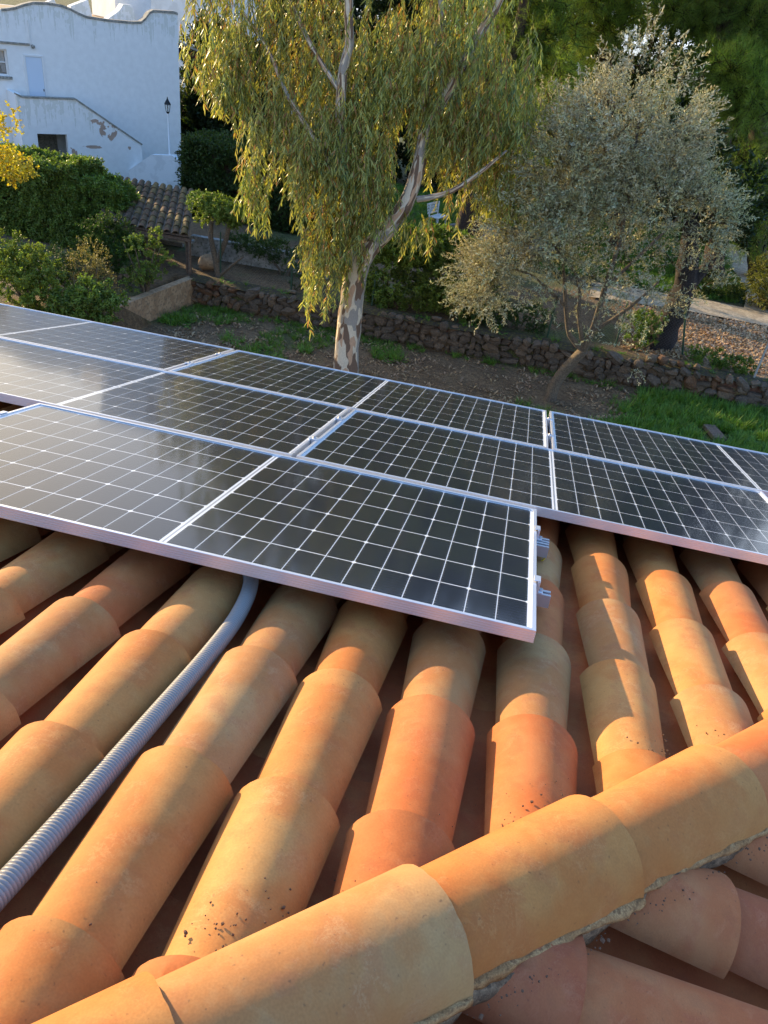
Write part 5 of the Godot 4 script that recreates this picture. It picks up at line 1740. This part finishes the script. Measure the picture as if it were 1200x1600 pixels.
func build_shrubs() -> void:
	var leaf := [broad_spray(0.065, 0.03, Color(0.09, 0.135, 0.028), Color(0.21, 0.28, 0.06)), broad_spray(0.065, 0.03, Color(0.09, 0.135, 0.028), Color(0.21, 0.28, 0.06))]
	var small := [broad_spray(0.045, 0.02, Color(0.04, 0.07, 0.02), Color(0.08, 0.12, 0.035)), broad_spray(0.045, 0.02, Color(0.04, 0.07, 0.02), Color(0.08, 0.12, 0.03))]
	# clipped hedge with sunlit top
	var lo := G(-16.5, TERRACE, -19.6)
	var hi := G(-11.5, 2.5, -18.25)
	var base := G(-13.5, TERRACE, -19.2)
	var t := thing("clipped_hedge", "tall clipped hedge in front of the white house with a sunlit top", "hedge", at(base), "hedges")
	part("twig_core", box_mesh(lo + Vector3(0.3, -0.05, 0.3) - base, hi - Vector3(0.3, 0.3, 0.3) - base), M.pine_bark, t)
	hedge_leaves(leaf, M.hedge_leaf, lo, hi, 190.0, 1.05, t, base)
	lo = G(-11.6, TERRACE, -19.2)
	hi = G(-10.35, 2.15, -18.25)
	base = G(-10.5, TERRACE, -19.2)
	t = thing("loose_hedge", "looser rounded end of the hedge, overhanging the shed roof", "hedge", at(base), "hedges")
	part("twig_core", box_mesh(lo + Vector3(0.3, -0.05, 0.3) - base, hi - Vector3(0.3, 0.35, 0.3) - base), M.pine_bark, t)
	hedge_leaves(leaf, M.hedge_leaf, lo, hi, 150.0, 1.1, t, base, Color(0.85, 0.95, 0.9))
	# dark clipped hedge behind the shed
	lo = G(-11.1, TERRACE, -25.2)
	hi = G(-6.0, 2.7, -23.4)
	base = G(-9.0, TERRACE, -24.2)
	t = thing("dark_hedge", "long dark shaded hedge behind the shed and gum tree", "hedge", at(base), "hedges")
	part("twig_core", box_mesh(lo + Vector3(0.3, -0.05, 0.3) - base, hi - Vector3(0.3, 0.3, 0.3) - base), M.pine_bark, t)
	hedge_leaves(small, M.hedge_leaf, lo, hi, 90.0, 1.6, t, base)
	# planting in front of the hedge, on the neighbour's side
	shrub("round_bush", "leafy light green bush by the roof edge below the hedge", [[-10.15, 1.25, -14.0, 0.75, 0.55, 0.7, 150], [-10.7, 1.35, -14.3, 0.5, 0.5, 0.5, 70], [-9.7, 0.95, -13.9, 0.5, 0.4, 0.5, 60]], leaf, M.hedge_leaf, 1.6, 1.0, stems_for(-10.15, -14.0, 0.6), Color(1.15, 1.1, 1.0), "bushes between hedge and roof")
	shrub("round_bush", "glossy dark green bush whose top touches the panel edge", [[-8.55, 0.95, -13.9, 0.5, 0.42, 0.5, 110], [-8.95, 0.8, -13.7, 0.42, 0.35, 0.4, 60]], leaf, M.hedge_leaf, 1.7, 1.05, stems_for(-8.6, -13.9, 0.4), Color.WHITE, "bushes between hedge and roof")
	shrub("round_bush", "dull grey-green bush between the pale dry plant and the light bush", [[-9.5, 1.1, -14.8, 0.5, 0.5, 0.5, 80], [-9.9, 1.15, -15.2, 0.5, 0.4, 0.5, 60]], small, M.olive_leaf, 1.6, 1.1, stems_for(-9.5, -14.8, 0.5), Color(0.9, 1.0, 0.95), "bushes between hedge and roof")
	shrub("round_bush", "deep green feathery bush under the shed eave", [[-9.65, 1.5, -16.6, 0.55, 0.5, 0.5, 120], [-9.2, 1.2, -16.4, 0.5, 0.4, 0.5, 60], [-10.0, 1.1, -16.4, 0.45, 0.4, 0.45, 50]], small, M.needle, 1.7, 1.1, stems_for(-9.6, -16.5, 0.8), Color(0.9, 1.1, 0.8), "bushes between hedge and roof")
	var dry := [broad_spray(0.045, 0.022, Color(0.24, 0.21, 0.09), Color(0.36, 0.28, 0.13), 12, 0.3)]
	shrub("dry_plant", "pale yellowish seeding plant standing up between green bushes", [[-9.05, 1.45, -14.6, 0.32, 0.42, 0.3, 60], [-8.9, 1.15, -14.5, 0.38, 0.3, 0.35, 40]], dry, M.hedge_leaf, 1.5, 0.8, stems_for(-9.05, -14.6, 1.0, 6, 0.25), Color.WHITE)
	shrub("leggy_bush", "leggy pale green bush with bare stems in front of the shed mesh", [[-8.75, 1.55, -16.2, 0.28, 0.22, 0.3, 26], [-8.5, 1.15, -16.0, 0.3, 0.25, 0.3, 26], [-8.35, 1.75, -16.3, 0.16, 0.2, 0.2, 14], [-8.15, 1.35, -16.1, 0.22, 0.14, 0.2, 12], [-8.7, 0.9, -15.9, 0.3, 0.25, 0.3, 24]], leaf, M.hedge_leaf, 1.4, 0.85, stems_for(-8.6, -16.1, 1.1, 6, 0.4), Color(1.2, 1.15, 1.1))
	# young tree with yellow leaves at the edge
	var yellow := [broad_spray(0.085, 0.06, Color(0.72, 0.46, 0.03), Color(0.6, 0.55, 0.07), 8, 0.3)]
	shrub("yellow_sapling", "sapling with bright yellow autumn leaves beside the hedge", [[-10.9, 3.1, -15.0, 0.4, 0.25, 0.4, 60], [-10.85, 3.75, -15.0, 0.16, 0.4, 0.25, 14], [-10.5, 3.15, -14.9, 0.35, 0.12, 0.3, 9], [-11.3, 3.2, -15.1, 0.4, 0.5, 0.4, 30]], yellow, M.hedge_leaf, 1.0, 0.75, [[[-11.7, 0.5, -15.0, 0.035], [-11.6, 2.0, -15.0, 0.028], [-11.3, 3.0, -15.0, 0.018], [-10.9, 4.1, -15.0, 0.006]], [[-11.4, 2.8, -15.0, 0.012], [-10.8, 3.1, -14.9, 0.008], [-10.3, 3.3, -14.9, 0.004]]])
	# cloud-pruned shrub on a bare stem
	shrub("clipped_shrub", "flat-topped clipped shrub on a bare dark stem beside the shed", [[-7.8, 2.15, -18.2, 0.62, 0.27, 0.55, 150], [-8.2, 2.25, -18.2, 0.32, 0.2, 0.35, 50], [-7.35, 2.1, -18.1, 0.3, 0.22, 0.3, 50]], leaf, M.hedge_leaf, 2.0, 0.8, [[[-7.65, 0.5, -18.15, 0.10], [-7.75, 1.0, -18.15, 0.075], [-7.9, 1.5, -18.2, 0.06], [-7.85, 2.0, -18.2, 0.04]], [[-7.75, 0.9, -18.15, 0.07], [-7.5, 1.5, -18.2, 0.06], [-7.4, 2.0, -18.15, 0.04]], [[-7.65, 0.6, -18.1, 0.05], [-7.3, 0.95, -18.1, 0.035], [-7.0, 1.2, -18.1, 0.015]]], Color(1.25, 1.2, 1.0))
	shrub("trailing_plant", "dark trailing plant over the grey block wall", [[-6.7, 1.15, -19.3, 0.7, 0.22, 0.4, 70], [-5.9, 0.95, -19.0, 0.5, 0.35, 0.4, 60], [-7.6, 1.2, -19.4, 0.4, 0.15, 0.3, 25], [-5.5, 0.9, -18.5, 0.35, 0.4, 0.4, 50]], small, M.hedge_leaf, 1.7, 1.1, stems_for(-6.3, -19.2, 0.4), Color(0.8, 0.95, 0.8))
	# the round glossy shrubs behind the gum trunk
	shrub("glossy_shrub", "dark glossy shrub with sunlit top directly behind the gum trunk", [[-3.35, 1.78, -18.7, 0.7, 0.52, 0.55, 360], [-3.3, 1.05, -18.5, 0.66, 0.5, 0.5, 260]], leaf, M.hedge_leaf, 2.0, 1.15, stems_for(-3.35, -18.7, 0.7), Color(1.05, 1.05, 1.0), "glossy shrubs on the terrace edge")
	shrub("glossy_shrub", "wide dark glossy shrub with pale sunlit top between gum and olive", [[-2.2, 1.85, -18.9, 0.82, 0.52, 0.6, 460], [-2.3, 1.05, -18.6, 0.8, 0.5, 0.55, 330], [-1.5, 1.5, -18.9, 0.55, 0.55, 0.5, 230], [-1.3, 0.95, -18.6, 0.5, 0.4, 0.5, 120]], leaf, M.hedge_leaf, 2.0, 1.15, stems_for(-2.2, -18.8, 0.7), Color(1.05, 1.05, 1.0), "glossy shrubs on the terrace edge")
	shrub("low_shrub", "low dark shrub under the olive branches on the wall top", [[-0.9, 0.95, -18.2, 0.7, 0.32, 0.4, 120], [0.1, 0.9, -18.3, 0.6, 0.28, 0.4, 80]], small, M.hedge_leaf, 1.8, 1.0, stems_for(-0.8, -18.2, 0.3), Color(0.9, 1.05, 0.9))
	shrub("low_shrub", "low green bush at the foot of the dark carob trunk", [[2.75, 1.1, -18.5, 0.42, 0.42, 0.35, 80], [4.3, 0.8, -18.15, 0.5, 0.2, 0.25, 45], [5.0, 0.75, -18.1, 0.4, 0.16, 0.25, 30]], leaf, M.hedge_leaf, 1.6, 0.8, stems_for(2.8, -18.5, 0.4), Color(0.9, 1.0, 0.9))
	shrub("golden_shrub", "rounded yellow-green sunlit shrub beside the sandy path", [[6.55, 1.5, -24.0, 0.62, 0.75, 0.6, 190], [6.9, 1.0, -24.0, 0.6, 0.5, 0.55, 90]], ([broad_spray(0.05, 0.024, Color(0.13, 0.14, 0.03), Color(0.24, 0.22, 0.05))]), M.hedge_leaf, 2.0, 1.0, stems_for(6.6, -24.0, 0.8), Color.WHITE)
	shrub("round_bed_shrub", "low ring of clipped box around the small bed beside the path", [[5.3, 0.85, -24.6, 0.8, 0.22, 0.4, 110], [4.7, 0.82, -25.1, 0.35, 0.2, 0.6, 50], [5.9, 0.85, -25.2, 0.3, 0.2, 0.6, 50], [5.2, 0.85, -26.0, 0.8, 0.2, 0.3, 70]], small, M.hedge_leaf, 1.6, 1.0, stems_for(5.3, -24.7, 0.2), Color(1.05, 1.05, 0.9))

func build_ground_cover() -> void:
	var tufts := [grass_tuft(0.16, 22, Color(0.08, 0.16, 0.02), Color(0.18, 0.31, 0.05)), weed_tuft()]
	var lists := [[[], []], [[], []]]
	for k in 13000:
		var x := rng.randf_range(-8.2, 8.5)
		var z := rng.randf_range(-17.5, -13.2)
		var n := soft_noise.get_noise_2d(x * 16.0 + 90.0, z * 16.0)
		var lush := smoothstep(1.4, 3.2, x + n * 2.0 + (z + 16.5) * 0.3)
		var want := maxf(lush, 0.5 * smoothstep(0.08, 0.3, n))
		if rng.randf() > want: continue
		if Vector2(x - 4.32, z + 15.55).length() < 0.42: continue
		var which := 1 if rng.randf() < 0.55 * lush else 0
		lists[which][0].append(Transform3D(Basis(Vector3.UP, rng.randf() * TAU).scaled(Vector3.ONE * rng.randf_range(0.6, 1.3) * (0.8 if lush < 0.5 else 1.6)), G(x, ground_height(x, z), z)))
		lists[which][1].append(tone(0.25))
	# grass and weeds along the foot and the top of the stone wall
	for k in 420:
		var x := rng.randf_range(-8.0, 7.5)
		if soft_noise.get_noise_2d(x * 45.0, 200.0) < -0.05: continue
		var on_top := k % 3 == 0
		var z := rng.randf_range(-17.9, -17.55) if on_top else rng.randf_range(-17.42, -17.15)
		lists[k % 2][0].append(Transform3D(Basis(Vector3.UP, rng.randf() * TAU).scaled(Vector3.ONE * rng.randf_range(0.6, 1.4)), G(x, TERRACE + 0.03 if on_top else ground_height(x, z), z)))
		lists[k % 2][1].append(tone(0.25))
	# a few stronger weeds in the bare soil
	for w in [[-6.25, -15.6], [-5.6, -15.3], [-5.0, -14.9], [-6.9, -16.6], [-4.6, -15.9], [-7.9, -16.1], [-8.0, -16.3], [-7.7, -16.2], [-3.0, -16.4], [-2.7, -16.5], [-2.9, -16.7], [1.0, -14.8], [0.6, -14.7]]:
		for k in 14:
			var x: float = w[0] + rng.randfn(0.0, 0.14)
			var z: float = w[1] + rng.randfn(0.0, 0.14)
			lists[k % 2][0].append(Transform3D(Basis(Vector3.UP, rng.randf() * TAU).scaled(Vector3.ONE * rng.randf_range(0.9, 1.7)), G(x, ground_height(x, z), z)))
			lists[k % 2][1].append(tone(0.2))
	# lawn beyond
	for k in 9000:
		var x := rng.randf_range(-7.0, 9.0)
		var z := rng.randf_range(-34.0, -24.2)
		if Vector2(x + 1.5, z + 27.0).length() < 2.0: continue
		if x > 5.7 and x < 9.0 and z > -33.0: 
			if x > 6.0 + 0.1 * (-z - 23.7): continue
		lists[0][0].append(Transform3D(Basis(Vector3.UP, rng.randf() * TAU).scaled(Vector3.ONE * rng.randf_range(0.8, 1.6)), G(x, ground_height(x, z), z)))
		lists[0][1].append(tone(0.2))
	var g := thing("grass", "green grass and clover growing in patches over the garden ground", "grass")
	tag(g, "", "", "", "stuff")
	for k in 2:
		var o := scatter(["blades", "clover"][k], tufts[k], M.grass_blade, lists[k][0], lists[k][1], g)
		o.set_meta("kind", "stuff")
	# dry leaves
	var fl := [fallen_leaf(), fallen_leaf()]
	lists = [[[], []], [[], []]]
	for k in 5200:
		var x := rng.randf_range(2.4, 9.5)
		var z := rng.randf_range(-22.3, -18.3)
		if k > 4500:
			x = rng.randf_range(-8.0, 3.0)
			z = rng.randf_range(-17.3, -13.5)
		lists[k % 2][0].append(Transform3D(Basis(Vector3.UP, rng.randf() * TAU).scaled(Vector3.ONE * rng.randf_range(0.8, 1.5)), G(x, ground_height(x, z), z)))
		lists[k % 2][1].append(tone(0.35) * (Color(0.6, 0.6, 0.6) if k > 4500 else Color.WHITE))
	var f := thing("fallen_leaves", "brown fallen leaves covering the terrace ground", "leaf litter")
	tag(f, "", "", "", "stuff")
	for k in 2:
		var o := scatter("leaves", fl[k], M.dry_leaf, lists[k][0], lists[k][1], f)
		o.set_meta("kind", "stuff")
	# slab and twigs
	var o := part("brown_slab", box_mesh(Vector3(-0.16, -0.05, -0.36), Vector3(0.16, 0.05, 0.36), 0.015), M.old_wood, self, Transform3D(Basis(Vector3.UP, 0.25), G(4.32, 0.05, -15.65)))
	tag(o, "small brown paving slab lying in the bright grass", "slab")
	var twigs := [[-1.05, -16.9, 0.9, 0.45, "bare fallen twig on the soil below the stone wall"], [0.2, -14.95, 0.5, -0.15, "short pale fallen stick near the olive trunk"], [2.5, -16.6, 0.6, 0.3, "dark fallen branch in the grass under the olive"]]
	for w in twigs:
		var st := begin()
		var a: Vector3 = G(w[0], ground_height(w[0], w[1]) + 0.02, w[1])
		var d := Vector3(cos(w[3]), 0, sin(w[3]))
		add_tube(st, PackedVector3Array([Vector3.ZERO, d * w[2] * 0.5 + Vector3(0, 0.03, 0.04), d * w[2]]), PackedFloat32Array([0.014, 0.011, 0.005]), 6)
		var tw := part("fallen_twig", finish(st), M.olive_bark, self, at(a))
		tag(tw, w[4], "twig", "fallen twigs")

# ------------------------------------------------------------------ scene
func _ready() -> void:
	# camera
	var cam := Camera3D.new()
	cam.name = "camera"
	cam.fov = 67.38
	cam.near = 0.05
	cam.far = 600.0
	cam.transform = Transform3D(Basis(Vector3(0.9690, 0.1130, -0.2180), Vector3(-0.2110, 0.8350, -0.5080), Vector3(0.1250, 0.5380, 0.8340)).orthonormalized(), Vector3(0, EYE, 0))
	add_child(cam)
	cam.current = true
	# sky and exposure
	var sky := ProceduralSkyMaterial.new()
	sky.sky_top_color = srgb(0.41, 0.59, 0.82)
	sky.sky_horizon_color = srgb(0.89, 0.93, 0.97)
	sky.sky_curve = 0.16
	sky.ground_bottom_color = srgb(0.25, 0.24, 0.2)
	sky.ground_horizon_color = srgb(0.6, 0.6, 0.56)
	sky.sun_angle_max = 65.0
	sky.sun_curve = 0.52
	sky.energy_multiplier = 1.05
	var env := Environment.new()
	env.background_mode = Environment.BG_SKY
	env.sky = Sky.new()
	env.sky.sky_material = sky
	env.tonemap_mode = Environment.TONE_MAPPER_LINEAR
	env.tonemap_exposure = 2.15
	env.sdfgi_enabled = true
	env.ssao_enabled = true
	env.ssil_enabled = true
	var we := WorldEnvironment.new()
	we.name = "environment"
	we.environment = env
	add_child(we)
	# low sun over the house, ahead and to one side
	var sun := DirectionalLight3D.new()
	sun.name = "sun"
	sun.light_energy = 1.6
	sun.light_color = srgb(1.0, 0.885, 0.68)
	sun.light_angular_distance = 0.5
	sun.shadow_enabled = true
	add_child(sun)
	var to_sun := Vector3(-0.85, 0.24, -0.47).normalized()
	sun.look_at_from_position(Vector3.ZERO, -to_sun, Vector3.UP)

	rng.seed = 20240
	soft_noise.seed = 5
	soft_noise.frequency = 0.02
	soft_noise.fractal_octaves = 3
	# roof coordinates: x = u along the eave, y = n off the panel plane, z = -v up the slope
	var a := deg_to_rad(PITCH)
	roof_tf = Transform3D(Basis(Vector3(1, 0, 0), Vector3(0, cos(a), -sin(a)), Vector3(0, sin(a), cos(a))), Vector3(-0.848, EYE - 1.282, -1.596))
	var fp := face_pitch()
	var o := R(HIP, 0, -0.175)
	face_tf = Transform3D(Basis(Vector3(0, 0, 1), Vector3(sin(fp), cos(fp), 0), Vector3(-cos(fp), sin(fp), 0)), Vector3(o.x, o.y, 0))
	make_materials()
	build_ground()
	build_paths()
	build_roof()
	build_panels()
	build_rails()
	build_conduit()
	build_house()
	build_stone_wall()
	build_fences()
	build_shed()
	build_bench()
	build_trees()
	build_shrubs()
	build_ground_cover()
